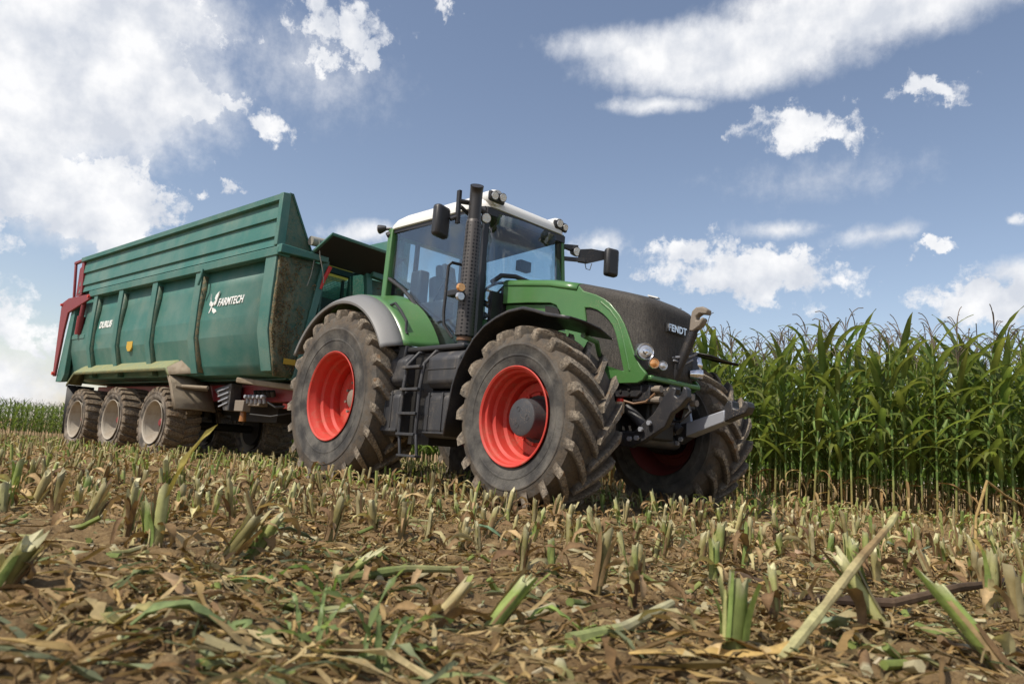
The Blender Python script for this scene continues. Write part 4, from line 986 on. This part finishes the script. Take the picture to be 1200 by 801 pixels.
# ------------------------------------------------------------------ standing maize
def ribbon(mb, base, az, elev0, length, width, bend, r_, col, n=9, twist=0., fold=.25, tip=None, droop=1.6):
    """an arching leaf: starts at base heading az/elev0 and bends down along its length; V-folded about the midrib"""
    p = Vector(base); e = elev0; a = az; st = length / n
    vs = []; cs = []; fs = []
    for i in range(n + 1):
        t = i / n
        d = Vector((cos(a) * cos(e), sin(a) * cos(e), sin(e)))
        side = Vector((-sin(a), cos(a), 0)); up = side.cross(d) * -1
        tw = twist * t; sd_ = side * cos(tw) + up * sin(tw); un = up * cos(tw) - side * sin(tw)
        w = width * (min(1, .55 + t * 3) if t < .2 else 1) * (max(0, 1 - ((t - .25) / .75) ** 2.2) if t > .25 else 1) * .5 + .0015
        wav = .006 * sin(i * 2.1 + az * 3)
        c = col if tip is None else tuple(col[k] * (1 - t ** 3) + tip[k] * t ** 3 for k in range(3))
        vs += [p - sd_ * w + un * (w * fold + wav), p, p + sd_ * w + un * (w * fold - wav)]
        cs += [c, tuple(min(1, k * 1.35) for k in c), c]
        p = p + d * st; e -= bend * (t ** droop * .9 + .25) * (2.2 / n); a += r_.uniform(-.05, .05)
    for i in range(n):
        k = i * 3
        fs += [(k, k + 1, k + 4, k + 3), (k + 1, k + 2, k + 5, k + 4)]
    mb.add(vs, fs, cs)
def corn_meshes(seed):
    r_ = random.Random(seed); H = r_.uniform(2.10, 2.40)
    st = MB(); lv = MB(); ts = MB(); er = MB(); dr = MB()
    nn = 15; pts = []; cs = []; rr = []
    lx, ly = r_.uniform(-.05, .05), r_.uniform(-.05, .05)
    for i in range(nn * 2 + 1):
        z = H * i / (nn * 2); t = z / H
        pts.append((lx * t * t, ly * t * t, z)); rr.append((.0135 - .007 * t) * (1.18 if i % 2 == 0 else 1))
        low = max(0, 1 - t / .22)
        k = r_.uniform(.85, 1.15)
        cs.append(tuple(k * (a * (1 - low) + b * low) for a, b in zip((.22, .25, .08), (.24, .14, .06))))
    st.tube(pts, rr, 7, col=cs)
    az0 = r_.uniform(0, pi)
    for i in range(nn):
        z = H * (.10 + .88 * i / nn); t = z / H
        az = az0 + pi * (i % 2) + r_.uniform(-.45, .45)
        b = (lx * t * t, ly * t * t, z)
        if i < 3:
            if r_.random() < .8: ribbon(dr, b, az, r_.uniform(-.9, .5), r_.uniform(.25, .5), r_.uniform(.02, .04), r_.uniform(1.6, 3.2), r_, r_.choice(((.20, .12, .05), (.15, .09, .04), (.27, .19, .09))), 7, r_.uniform(-1, 1), .6)
            continue
        g = r_.uniform(.8, 1.2)
        g2 = r_.uniform(.9, 1.25); col = (.122 * g * g2, .172 * g, .046 * g)
        L = r_.uniform(.66, .92) * (1 if .25 < t < .85 else .82)
        ribbon(lv, b, az, r_.uniform(.80, 1.2) + .18 * t, L, r_.uniform(.066, .098), r_.uniform(.9, 2.8) if t < .7 else r_.uniform(.4, 1.7), r_, col, 10, r_.uniform(-.7, .7), .30, (.16, .17, .05))
        # sheath round the stalk
        st.tube([(b[0], b[1], z - .09), (b[0], b[1], z + .01)], [.0125, .0165], 7, False, col=(.10, .16, .04))
    for k in range(r_.choice((1, 1, 2))):
        z = H * r_.uniform(.44, .54); a = az0 + r_.uniform(-.5, .5) + pi * k; o = Vector((cos(a) * .03, sin(a) * .03, z)); d = Vector((cos(a) * .34, sin(a) * .34, .94))
        er.tube([o, o + d * .05, o + d * .14, o + d * .22, o + d * .27], [.014, .026, .03, .02, .006], 9, col=(.17, .24, .065))
        for q in range(5):
            er.tube([o + d * .26, o + d * .30 + Vector((r_.uniform(-.03, .03), r_.uniform(-.03, .03), -.005))], .0025, 4, col=(.16, .07, .03))
    # tassel: a spike and a few side branches nodding over at the tip
    o = Vector(pts[-1]); tc = (.15, .115, .085)
    def sprig(o, a, e, L, hook, r0):
        p = o.copy(); q = [p.copy()]; n = 9
        for i in range(n):
            p = p + Vector((cos(a) * cos(e), sin(a) * cos(e), sin(e))) * L / n; q.append(p.copy())
            e -= hook * (.04 + (i / n) ** 3 * 1.1)
        ts.tube(q, [r0] * 4 + [r0 * 1.1] * (len(q) - 4), 4, col=tc)
    sprig(o - Vector((0, 0, .05)), r_.uniform(0, 6), 1.5, r_.uniform(.46, .62), r_.uniform(.5, 1.2), .0055)
    for k in range(r_.randint(4, 7)):
        sprig(o + Vector((0, 0, .06 + .02 * k)), r_.uniform(0, 6.28), r_.uniform(1.0, 1.3), r_.uniform(.18, .32), r_.uniform(.3, 1.1), .0046)
    return [(st.mesh('stalk', M_STALK), 'stalk'), (lv.mesh('leaves', M_LEAF, 60), 'leaves'), (ts.mesh('tassel', M_STALK), 'tassel'), (er.mesh('ear', M_STALK), 'ear')] + ([(dr.mesh('withered_leaves', M_DRY, 60), 'withered_leaves')] if dr.v else [])
def corn_proto(seed):
    e = empty('corn_plant')
    for me, nm in corn_meshes(seed): inst(nm, me, e)
    return e
E0 = Vector((3.72, 10.45)); ED = Vector((.878, -.479)).normalized(); EN = Vector((.479, .878)).normalized()
protos = [corn_proto(100 + k) for k in range(12)]
used = set(); r_ = random.Random(11); n_corn = 0
rows_lab = {0: ('tall green corn plant in the front row at the edge of the standing crop', 'corn plants of the front row'),
            1: ('tall green corn plant in the second row just behind the crop edge', 'corn plants of the second row')}
for row in range(7):
    u = -2.9 - .35 * row
    end = 5.6 if row < 2 else 6.0
    while u < end:
        u += r_.uniform(.15, .20) if row < 2 else r_.uniform(.19, .26)
        p = E0 + ED * (u + r_.uniform(-.02, .02)) + EN * (row * .72 + r_.uniform(-.05, .05))
        if n_corn >= 300: break
        k = r_.randrange(12)
        o = protos[k] if k not in used else copy_tree(protos[k])
        used.add(k); n_corn += 1
        o.location = (p.x, p.y, float(ground_h(p.x, p.y, False)) - .01); o.rotation_euler = (r_.uniform(-.05, .05), r_.uniform(-.05, .05), r_.uniform(0, 6.28))
        s = r_.uniform(.93, 1.07); o.scale = (s, s, s)
        lab = rows_lab.get(row, ('tall green corn plant deep in the crop behind its first two rows', 'corn plants deeper in the crop'))
        tag(o, lab[0], 'corn plant', lab[1])
# the crop farther in, and the field beyond the trailer: masses of maize
def maize_mass(name, spots, seed, sc=1., lod=5):
    r_ = random.Random(seed); mb = MB()
    for (x, y) in spots:
        z0 = float(ground_h(x, y, False)); H = r_.uniform(2.05, 2.35) * sc
        k0 = r_.uniform(.8, 1.2)
        mb.tube([(x, y, z0), (x, y, z0 + H)], [.013, .007], 3, False, col=(.13 * k0, .15 * k0, .05))
        az0 = r_.uniform(0, 6.28)
        for i in range(9):
            z = z0 + H * (.2 + .8 * i / 9); g = r_.uniform(.75, 1.25)
            ribbon(mb, (x, y, z), az0 + pi * (i % 2) + r_.uniform(-.6, .6), r_.uniform(.7, 1.2), r_.uniform(.55, .85), .085, r_.uniform(1.3, 2.8), r_, (.112 * g, .165 * g, .046 * g), lod, 0, .3)
        for k in range(3):
            a = r_.uniform(0, 6.28); mb.tube([(x, y, z0 + H - .05), (x + .04 * cos(a), y + .04 * sin(a), z0 + H + .2), (x + .12 * cos(a), y + .12 * sin(a), z0 + H + .33)], .004, 3, False, col=(.12, .10, .085))
    o = mb.build(name, M_LEAF, None, 60); return o
spots = []
r_ = random.Random(21)
for row in range(7, 17):
    u = -18 - row * .3
    while u < 8.5:
        u += r_.uniform(.18, .28); p = E0 + ED * u + EN * (row * .72 + r_.uniform(-.1, .1)); spots.append((p.x, p.y))
tag(maize_mass('maize_crop', spots, 5), 'dense standing maize crop filling the field behind the front corn rows', 'maize crop', kind='stuff')
spots = []
for row in range(9):
    for k in range(90):
        spots.append((-48 + k * .38 + r_.uniform(-.1, .1), 42.5 + row * .75 + r_.uniform(-.1, .1) + (k * .38) * .05))
far = maize_mass('far_maize_field', spots, 6, .92, 3)
tag(far, 'distant green maize field on the horizon left of the trailer', 'maize field', kind='stuff')

# ------------------------------------------------------------------ stubble: cut stalks left standing in rows
STRAW, PITH = (.36, .31, .16), (.50, .46, .29)
GREENS = [(.21, .26, .065), (.27, .30, .09), (.17, .22, .06), (.33, .32, .13)]
BROWNS = [(.20, .125, .06), (.27, .18, .09), (.15, .09, .045), (.36, .25, .13)]
def stub_meshes(r_, H, R, green, lean=(0, 0), shred=4, detail=12, tall_leaf=0., roots=True):
    st = MB(); sh = MB()
    gcol = r_.choice(GREENS) if green > .5 else tuple(a * .6 + b * .4 for a, b in zip(r_.choice(BROWNS), r_.choice(GREENS)))
    bcol = r_.choice(BROWNS)
    n = detail; K = 7; vs = []; cs = []; fs = []
    cutd = r_.uniform(0, 6.28); cuts = r_.uniform(.1, .9) * R * 1.4
    axis = lambda t: Vector((lean[0] * t, lean[1] * t, t * (1 - .2 * hypot(*lean))))
    for i in range(K):
        t = i / (K - 1)
        for k in range(n):
            a = 2 * pi * k / n
            rr = R * (1.08 - .16 * t + (.10 if i in (2, 4) else 0)) * (1 + .05 * sin(3 * a + i))
            z = -.03 + (H + .03) * t
            jag = 0
            if i == K - 1: jag = cuts * cos(a - cutd) + r_.uniform(-.8, .9) * R
            p = axis(z + jag) + Vector((rr * cos(a), rr * sin(a), 0)); vs.append(p)
            lo = max(0, 1 - t / .45)
            kk = r_.uniform(.82, 1.15); c = tuple((g * (1 - lo) + b * lo) * kk for g, b in zip(gcol, bcol))
            if i == K - 1: c = tuple((x + y) / 2 for x, y in zip(c, PITH))
            cs.append(c)
    for i in range(K - 1):
        for k in range(n): fs.append((i * n + k, i * n + (k + 1) % n, (i + 1) * n + (k + 1) % n, (i + 1) * n + k))
    o = len(vs); vs.append(axis(H - R * .5)); cs.append(PITH)
    for k in range(n): fs.append(((K - 1) * n + k, (K - 1) * n + (k + 1) % n, o))
    st.add(vs, fs, cs)
    if roots:
        for k in range(9):
            a = 2 * pi * k / 9 + r_.uniform(-.2, .2); q = r_.uniform(1.7, 2.6)
            st.tube([axis(.035) + Vector((R * .8 * cos(a), R * .8 * sin(a), 0)), Vector((R * 1.3 * cos(a), R * 1.3 * sin(a), .012)), Vector((R * q * cos(a), R * q * sin(a), -.02))], [.16 * R, .13 * R, .08 * R], 4, col=(.30, .22, .13))
    # torn leaf sheaths hugging the stalk
    for k in range(shred):
        a0 = r_.uniform(0, 6.28); w = r_.uniform(.5, 1.5); z0 = r_.uniform(0, .35) * H; L = H * r_.uniform(.45, .95); out = r_.uniform(.0, .9) * (.55 if detail > 10 else 1)
        c0 = r_.choice(GREENS) if r_.random() < green * .7 else r_.choice(BROWNS + [STRAW, STRAW])
        g = []; cc = []
        N = 6
        for i in range(N):
            t = i / (N - 1); rr = R * (1.14 + .06 * k) + out * t ** 2.2 * L * .45; row = []
            ww = w * (1 - .55 * t ** 2) * (R / rr) ** .6
            for j in range(4):
                a = a0 + ww * (j / 3 - .5); zz = z0 + L * t - out * L * .25 * t ** 3 + (r_.uniform(-.05, .05) * L if i == N - 1 else 0)
                row.append(axis(zz) + Vector((rr * cos(a), rr * sin(a), 0))); kk = r_.uniform(.85, 1.15); cc.append(tuple(x * kk for x in c0))
            g.append(row)
        sh.sheet(g, col=cc)
    # dry leaves hanging from the base
    for k in range(r_.randint(3, 6)):
        ribbon(sh, axis(r_.uniform(.02, .5) * H), r_.uniform(0, 6.28), r_.uniform(.2, 1.1), r_.uniform(.6, 1.5) * max(H, .12), r_.uniform(.012, .03), r_.uniform(2.5, 5.5), r_, r_.choice(BROWNS + [STRAW]), 7, r_.uniform(-2, 2), .5)
    if tall_leaf:
        ribbon(sh, axis(H * .5), r_.uniform(0, 6.28), 1.35, tall_leaf, .03, .5, r_, (.24, .19, .055), 9, 1.0, .8)
    return st.mesh('stalk', M_STALK, 40), sh.mesh('sheath', M_DRY, 60)
def put_stub(x, y, meshes, label, group=None, rz=0., sc=1.):
    e = empty('corn_stub', None, (x, y, float(ground_h(x, y)) - .004), rz); e.scale = (sc, sc, sc)
    inst('stalk', meshes[0], e); inst('sheath', meshes[1], e)
    tag(e, label, 'corn stub', group); return e
r_ = random.Random(31)
hero = [  # x, y, height, radius, green, lean x, lean y, label, extra tall leaf
 (-1.13, 2.41, .20, .024, 1, .02, .0, 'thick split green corn stub with a tall ochre leaf standing up from it', .36),
 (-1.19, 2.50, .15, .021, .7, -.15, 0, 'pale frayed corn stub leaning against the thick split green one', 0),
 (-2.61, 3.86, .24, .022, 1, .05, 0, 'upright green corn stub at the left edge beside a dark leaning one', 0),
 (-2.40, 3.72, .21, .026, .4, .25, 0, 'dark olive corn stub leaning right near the left edge of the field', 0),
 (-1.70, 3.0, .18, .026, 0, .28, 0, 'dark brown corn stub with torn top left of the thick green one', 0),
 (-1.80, 3.08, .15, .020, .1, .0, 0, 'short dark brown corn stub wrapped in dry leaves', 0),
 (-.83, 2.2, .17, .024, .5, .55, 0, 'brown and green corn stub tilted right, left one of a crossed pair', 0),
 (-.77, 2.27, .15, .024, .8, .50, .1, 'green topped corn stub tilted right, right one of a crossed pair', 0),
 (-.14, 1.57, .13, .020, .3, .62, .1, 'brown corn stub leaning far right in the foreground beside the grass', 0),
 (-.02, 1.60, .145, .021, .8, .62, .1, 'green tipped corn stub leaning far right in the centre foreground', 0),
 (.09, 2.44, .17, .013, .2, .03, 0, 'thin dried pale corn stub standing alone behind the leaning pair', .0),
 (.39, 2.06, .18, .013, .8, .02, 0, 'slim pale green corn stub with spidery roots standing alone', 0),
 (.48, 1.46, .165, .026, .8, .06, 0, 'thick corn stub with white cut top in the right foreground', 0),
 (.77, 2.57, .15, .020, .7, .05, 0, 'frayed pale corn stub behind the thick white topped one', 0),
 (.96, 3.17, .22, .024, .6, .10, 0, 'shredded corn stub with curled brown leaves in front of the front wheel', 0),
 (.73, 1.87, .15, .014, .8, -.12, 0, 'narrow green corn stub right of the thick white topped one', 0),
 (1.41, 2.86, .17, .026, 1, .02, 0, 'stout split yellow green corn stub in the right middle ground', 0),
 (1.55, 2.26, .17, .020, 1, .02, 0, 'bright green corn stub near the right edge with a torn straw top', .14),
 (.95, 1.75, .20, .022, .8, -.50, .2, 'broken pale corn stub leaning left at the lower right', 0),
 (1.10, 1.56, .20, .025, .8, -.62, .25, 'broken corn stub with purple tinged rind leaning left in the lower right corner', 0),
 (-1.08, 1.61, .12, .028, .2, .45, 0, 'dark rotten corn stub leaning right at the left edge foreground', 0),
 (-1.16, 1.52, .10, .026, .3, .1, 0, 'stumpy brown corn stub wrapped in husk at the left edge', 0),
 (-.43, 2.02, .09, .022, 1, .9, .1, 'nearly flattened green corn stub lying to the right', 0),
]
for (x, y, H, R, g, lx, ly, lab, tl) in hero:
    put_stub(x, y, stub_meshes(r_, H, R * .80, g, (lx, ly), r_.randint(5, 8), 14, tl), lab)
var = [stub_meshes(r_, r_.uniform(.11, .21), r_.uniform(.011, .018), r_.choice((.9, .6, .3, .2, .0)), (r_.uniform(-.3, .3), r_.uniform(-.25, .25)), r_.randint(4, 8), 9, roots=k % 3 == 0) for k in range(26)]
WHEELS = []
for (x, y, hx, hy) in ((3.155, -1.16, .55, .36), (3.155, 1.16, .55, .36), (0, -1.19, .65, .4), (0, 1.19, .65, .4)):
    p = tractor.matrix_basis @ Vector((x, y, 0)); WHEELS.append((p.x, p.y, rad(-46.4), hx, hy))
for i in range(3):
    for y in (.3, WID - .3):
        p = trailer.matrix_basis @ Vector((-i * 1.833, y, 0)); WHEELS.append((p.x, p.y, rad(-40.2), .45, .36))
def under_wheel(x, y):
    for (a, b, t, hx, hy) in WHEELS:
        dx, dy = x - a, y - b; u = dx * cos(t) + dy * sin(t); v = -dx * sin(t) + dy * cos(t)
        if abs(u) < hx and abs(v) < hy: return True
    return False
cand = []
SD = Vector((cos(rad(-38)), sin(rad(-38)))); SN = Vector((-SD.y, SD.x))
for row in range(-40, 60):
    for k in range(-260, 260):
        q = SD * (k * .125 + r_.uniform(-.05, .05) + row * .037) + SN * (row * .62 + r_.gauss(0, .05))
        x, y = q.x, q.y
        if y < 1.9 or y > 24 or abs(x) > (.80 * y + .8 if y > 12 else .95 * y + 3.0) or r_.random() < .12: continue
        if y < 3.1 and r_.random() < .62: continue
        if under_wheel(x, y): continue
        if (Vector((x, y)) - E0).dot(EN) > -.25 and (Vector((x, y)) - E0).dot(ED) > -3.2: continue
        if any(hypot(x - h[0], y - h[1]) < .10 for h in hero): continue
        cand.append((x, y))
cand.sort(key=lambda p: p[1] + (100 if abs(p[0]) > .80 * p[1] + .3 else 0))
near = cand[:277]; rest = cand[277:]
for (x, y) in near:
    k = r_.randrange(len(var))
    if y < 4.2: lab = ('ragged knee high corn stub standing in the near rows of stubble', 'corn stubs of the near rows')
    else: lab = ('ragged corn stub standing in the stubble rows just in front of the tractor', 'corn stubs in front of the tractor')
    put_stub(x, y, var[k], lab[0].replace('knee high ', 'short '), lab[1], r_.uniform(0, 6.28), r_.uniform(.8, 1.2))
mb = MB()
for (x, y) in rest:
    z = float(ground_h(x, y, False)); H = r_.uniform(.12, .24); R = r_.uniform(.011, .018); lx, ly = r_.uniform(-.06, .06), r_.uniform(-.05, .05)
    c0 = r_.choice(GREENS[:2] + BROWNS); c1 = r_.choice(GREENS + [STRAW, STRAW, (.44, .38, .20), (.33, .24, .12)])
    mb.tube([(x, y, z - .02), (x + lx * .5, y + ly * .5, z + H * .5), (x + lx, y + ly, z + H)], [R, R * .95, R * .9], 5, True, col=[c0, c1, c1])
    for k in range(3 if y < 9 else 1):
        ribbon(mb, (x, y, z + H * r_.uniform(.1, .6)), r_.uniform(0, 6.28), r_.uniform(.6, 1.4), r_.uniform(.10, .26), r_.uniform(.015, .03), r_.uniform(1.5, 4), r_, r_.choice(BROWNS + [STRAW, STRAW] + GREENS[:1]), 4, 0, .4)
tag(mb.build('far_stubble', M_DRY, None, 60), 'far rows of cut corn stubble around the wheels and back to the horizon', 'stubble', kind='stuff')

# ------------------------------------------------------------------ litter: torn leaves, chopped stalk, chips
def lying_leaf(mb, x, y, az, L, W, r_, col, n=6, lift=.02, curl=.6, zoff=0., crumple=.5):
    a = az; px, py = x, y; vs = []; cs = []; fs = []; ph = r_.uniform(0, 6.28); tw = r_.uniform(-.9, .9)
    rows = []
    for i in range(n + 1):
        t = i / n
        w = W * .5 * (min(1, .5 + 5 * t)) * (1 - .45 * t) * (r_.uniform(.35, .9) if i in (0, n) else r_.uniform(.85, 1.1))
        c, s = cos(a + pi / 2), sin(a + pi / 2)
        rows.append((px, py, c, s, w, t)); px += cos(a) * L / n; py += sin(a) * L / n; a += r_.uniform(-.22, .22) * curl
    P = np.array([[(rx + cc * w * q, ry + ss * w * q) for q in (-1, 0, 1)] for rx, ry, cc, ss, w, t in rows]).reshape(-1, 2)
    Z = ground_h(P[:, 0], P[:, 1], False).reshape(-1, 3)
    for i, (rx, ry, cc, ss, w, t) in enumerate(rows):
        zb = Z[i].max() + .006 + zoff + lift * abs(sin(ph + t * 3.0)) ** 1.5
        k = tw * (t - .3)
        for j, q in enumerate((-1, 0, 1)):
            f = .55 * curl * w * (1 if j != 1 else 0)
            wr = crumple * min(L, .2) * r_.uniform(-.05, .05)
            vs.append((rx + cc * w * q + wr, ry + ss * w * q + wr * .6, zb + f + k * w * q + abs(wr) * .9 + r_.uniform(-.003, .003)))
            m_ = r_.uniform(.85, 1.12) * (1.18 if j == 1 else 1); cs.append(tuple(min(1, v * m_) for v in col))
    for i in range(n):
        for j in (0, 1): fs.append((i * 3 + j, i * 3 + j + 1, i * 3 + j + 4, i * 3 + j + 3))
    mb.add(vs, fs, cs)
LEAFCOL = [(.42, .32, .165), (.38, .29, .14), (.46, .37, .21), (.33, .235, .11), (.30, .225, .12), (.25, .175, .085), (.36, .28, .155), (.17, .11, .052), (.21, .145, .07), (.41, .345, .20), (.13, .085, .042), (.44, .39, .25), (.27, .22, .12)]
LEAFCOL = [(a * 1.08, b, c * .82) for a, b, c in LEAFCOL]
def litter_field():
    r_ = random.Random(41); mb = MB()
    def spot(ymin, ymax):
        y = ymin + (ymax - ymin) * r_.random() ** .8; x = r_.uniform(-.78, .78) * y + r_.uniform(-.3, .3)
        return x, y
    for k in range(15000):
        x, y = spot(1.0, 5.5) if k < 10500 else spot(4, 12)
        if under_wheel(x, y) or float(vnoise(np.array(x * 1.9 + 7), np.array(y * 1.9), 12)) + .35 * r_.random() < (.66 if y < 2.6 else .60): continue
        big = r_.random()
        col = r_.choice(LEAFCOL) if r_.random() < .91 else r_.choice([(.19, .22, .09), (.24, .27, .14), (.15, .18, .07)])
        kk = r_.uniform(.45, 1.12); col = tuple(v * kk for v in col)
        if big < .30: L, W = r_.uniform(.02, .07), r_.uniform(.003, .009)
        elif big < .62: L, W = r_.uniform(.07, .30), r_.uniform(.0018, .0045)
        elif big < .90: L, W = r_.uniform(.06, .20), r_.uniform(.004, .012)
        else: L, W = r_.uniform(.16, .44), r_.uniform(.007, .022)
        lying_leaf(mb, x, y, r_.uniform(0, 6.28), L, W, r_, col, 5 if L < .12 else 9, r_.uniform(.0, .045) * (1 if L > .06 else .4), r_.uniform(.3, 1.5), 0., r_.uniform(.3, 1.2))
    for k in range(5000):      # chips and crumbs
        x, y = spot(1.0, 5.0); z = float(ground_h(x, y)); s = .0025 + .009 * r_.random() ** 2
        c = r_.choice([(.50, .44, .30), (.42, .34, .2), (.30, .21, .11), (.36, .28, .16), (.22, .15, .08), (.28, .28, .13)])
        mb.box((x, y, z + s * .3), (s * r_.uniform(1, 3), s, s * .5), rz=r_.uniform(0, 6), ry=r_.uniform(-.6, .6), col=c)
    for k in range(420):       # bits of stalk
        x, y = spot(1.05, 7); z = float(ground_h(x, y)); a = r_.uniform(0, 6.28); L = r_.uniform(.04, .18); R = r_.uniform(.006, .013)
        c = r_.choice(GREENS + [STRAW, (.45, .40, .24), (.25, .16, .08)])
        x2, y2 = x + L * cos(a), y + L * sin(a); z2 = float(ground_h(x2, y2))
        mb.tube([(x, y, z + R * .7), ((x + x2) / 2, (y + y2) / 2, (z + z2) / 2 + R * .8), (x2, y2, z2 + R * .7 + r_.uniform(0, .03))], R, 6, col=[PITH, c, c])
    tag(mb.build('crop_litter', M_DRY, None, 60), 'torn dry leaves, chaff and stalk chips strewn over the soil', 'crop litter', kind='stuff')
    # clods
    cl = MB(); ico = bmesh.new(); bmesh.ops.create_icosphere(ico, subdivisions=2, radius=1)
    V = np.array([v.co[:] for v in ico.verts]); Fc = [tuple(v.index for v in f.verts) for f in ico.faces]; ico.free()
    for k in range(2200):
        x, y = spot(1.0, 5.5); s = .004 + .024 * r_.random() ** 3; z = float(ground_h(x, y))
        n = 1 + .5 * (vnoise(V[:, 0] * 1.7 + k, V[:, 1] * 1.7 + V[:, 2] * 2.3, k) - .5) + .3 * (vnoise(V[:, 0] * 4 + k, V[:, 1] * 4 + V[:, 2] * 3, k + 7) - .5)
        P = V * n[:, None] * np.array([s * r_.uniform(.9, 1.4), s, s * .7]) + [x, y, z + s * .15]
        cl.add(P.tolist(), Fc)
    tag(cl.build('soil_clods', M_SOIL, None, 60), 'small crumbly brown soil clods lying between the stubs', 'soil clods', kind='stuff')
litter_field()

# single pieces that stand out in the foreground
r_ = random.Random(51)
def loose_leaf(label, x, y, az, L, W, col, lift=.03, n=12, name='fallen_leaf', cat='leaf', curl=.8):
    mb = MB(); lying_leaf(mb, 0 + x, y, az, L, W, r_, col, n, lift, curl, .012)
    z = float(ground_h(x, y)); mb.v = [(a - x, b - y, c - z) for a, b, c in mb.v]
    tag(mb.build(name, M_DRY, None, 60, loc=(x, y, z), solid=.0015), label, cat)
loose_leaf('long curled tan leaf lying on bare soil in the left foreground', -.74, 1.62, -.75, .22, .04, (.40, .28, .15))
loose_leaf('orange brown leaf lying flat in the left middle ground', -1.62, 2.25, .2, .20, .05, (.33, .2, .09), .015)
loose_leaf('grey green fallen leaf blade behind the tall ochre leaf', -1.0, 2.9, .2, .30, .05, (.20, .25, .15), .05)
loose_leaf('grey green fallen leaf folded beside the right hand stubs', 2.35, 4.35, .1, .42, .07, (.22, .27, .17), .08)
loose_leaf('broad pink tinged dry leaf lying in the right middle ground', 1.45, 3.5, .5, .32, .07, (.38, .25, .17), .04)
loose_leaf('pale green crumpled leaf in the lower right under the broken stub', .72, 1.62, .6, .22, .06, (.27, .31, .18), .04)
loose_leaf('pale green crumpled leaf in the lower left corner', -.62, 1.28, .15, .20, .05, (.22, .29, .11), .04)
loose_leaf('yellow green husk lying beside the crumpled leaf in the lower left', -.70, 1.33, .1, .09, .05, (.40, .36, .14), .03)
loose_leaf('curved green leaf pointing left in the centre foreground', .08, 1.62, -.15, .15, .03, (.24, .30, .08), .04)
loose_leaf('long ochre leaf lying along the bottom right edge', .25, 1.34, .15, .40, .035, (.40, .26, .10), .02)
loose_leaf('bluish green blade lying in the stubble left of the front wheel', -.12, 3.6, -.6, .30, .035, (.17, .25, .14), .06)
def cane(label, pts, r0, cols, leaf=None, name='fallen_stalk'):
    o = Vector((pts[0][0], pts[0][1], float(ground_h(pts[0][0], pts[0][1]))))
    q = [Vector((x, y, float(ground_h(x, y, False)) + z)) - o for x, y, z in pts]
    e = empty(name, None, o); mb = MB(); fine = []; cf = []
    for i in range(len(q) - 1):
        for k in range(4): fine.append(q[i].lerp(q[i + 1], k / 4)); cf.append(cols[i % len(cols)] if k % 2 else tuple(v * .8 for v in cols[i % len(cols)]))
    fine.append(q[-1]); cf.append(cols[-1])
    rr = [r0 * (1.0 - .4 * i / len(fine)) * r_.uniform(.85, 1.15) for i in range(len(fine))]
    mb.tube(fine, rr, 8, col=cf); mb.build('stalk', M_DRY, e)
    lf = MB()
    for i in range(3):
        p = fine[r_.randrange(2, len(fine) - 1)]; ribbon(lf, p, r_.uniform(0, 6.28), r_.uniform(-.2, .8), r_.uniform(.1, .24), r_.uniform(.012, .028), r_.uniform(1.5, 4), r_, r_.choice(BROWNS + [STRAW]), 7, r_.uniform(-1, 1), .5)
    lf.build('torn_leaves', M_DRY, e, 60)
    tag(e, label, 'stalk'); return e
cane('long dark rotten corn stalk lying in an arc across the right foreground', [(.93, 2.85, .03), (1.05, 2.45, .015), (1.22, 2.22, .05), (1.50, 2.35, .07), (1.75, 2.5, .09), (2.05, 2.85, .10)], .017, [(.11, .075, .045), (.075, .05, .035), (.15, .10, .06)])
cane('pale broken corn stalk propped diagonally over the dark one in the right foreground', [(.56, 1.42, .015), (.72, 1.58, .10), (.90, 1.78, .19), (1.06, 1.95, .28), (1.12, 2.02, .31)], .012, [(.42, .38, .19), (.40, .33, .17), (.30, .20, .10)])
cane('thin bent dry stem rising in front of the corn at the right edge', [(2.85, 4.3, .0), (3.0, 4.5, .30), (3.16, 4.62, .52), (3.30, 4.66, .44), (3.50, 4.70, .34)], .010, [(.36, .24, .10), (.34, .22, .09)])
cane('pale green snapped corn stalk lying at the bottom centre', [(.16, 1.50, .02), (.28, 1.58, .03), (.42, 1.72, .07)], .016, [(.30, .34, .13), (.45, .42, .25)])
cane('pale straw coloured stalk lying flat left of the grass', [(-.42, 1.95, .02), (-.25, 2.05, .05), (-.08, 2.12, .06)], .014, [(.20, .24, .08), (.30, .30, .13)])
# weeds
def tuft(label, x, y, n, L, col, w=.006, name='grass_tuft', cat='grass', spread=.05, e0=(.8, 1.45)):
    mb = MB()
    for k in range(n):
        a = r_.uniform(0, 6.28); g = r_.uniform(.8, 1.25)
        ribbon(mb, (r_.uniform(-spread, spread), r_.uniform(-spread, spread), -.005), a, r_.uniform(*e0), L * r_.uniform(.55, 1.1), w * r_.uniform(.7, 1.3), r_.uniform(.8, 2.6), r_, tuple(v * g for v in col), 9, r_.uniform(-.5, .5), .35)
    tag(mb.build(name, M_LEAF, None, 60, loc=(x, y, float(ground_h(x, y)))), label, cat)
tuft('tuft of bright green grass blades in the left centre foreground', -.22, 1.33, 12, .19, (.16, .22, .085), .009)
tuft('small sparse grass tuft left of the bright green one', -.36, 1.42, 6, .15, (.17, .22, .09), .006)
tuft('thin upright grass sprig behind the small sparse tuft', -.40, 1.75, 3, .17, (.14, .22, .06), .005, e0=(1.2, 1.5), spread=.02)
tuft('low broad leaved green weed on bare soil left of centre', -.62, 1.9, 8, .07, (.13, .21, .07), .022, 'weed', 'weed', .02, (.2, .9))
tuft('green weed clump at the foot of the corn right of the front wheel', 3.1, 8.6, 26, .45, (.10, .17, .05), .012, 'weed', 'weed', .12)
tuft('small green weed among the stubs before the front wheel', 1.2, 4.6, 14, .12, (.12, .2, .05), .012, 'weed', 'weed', .04)
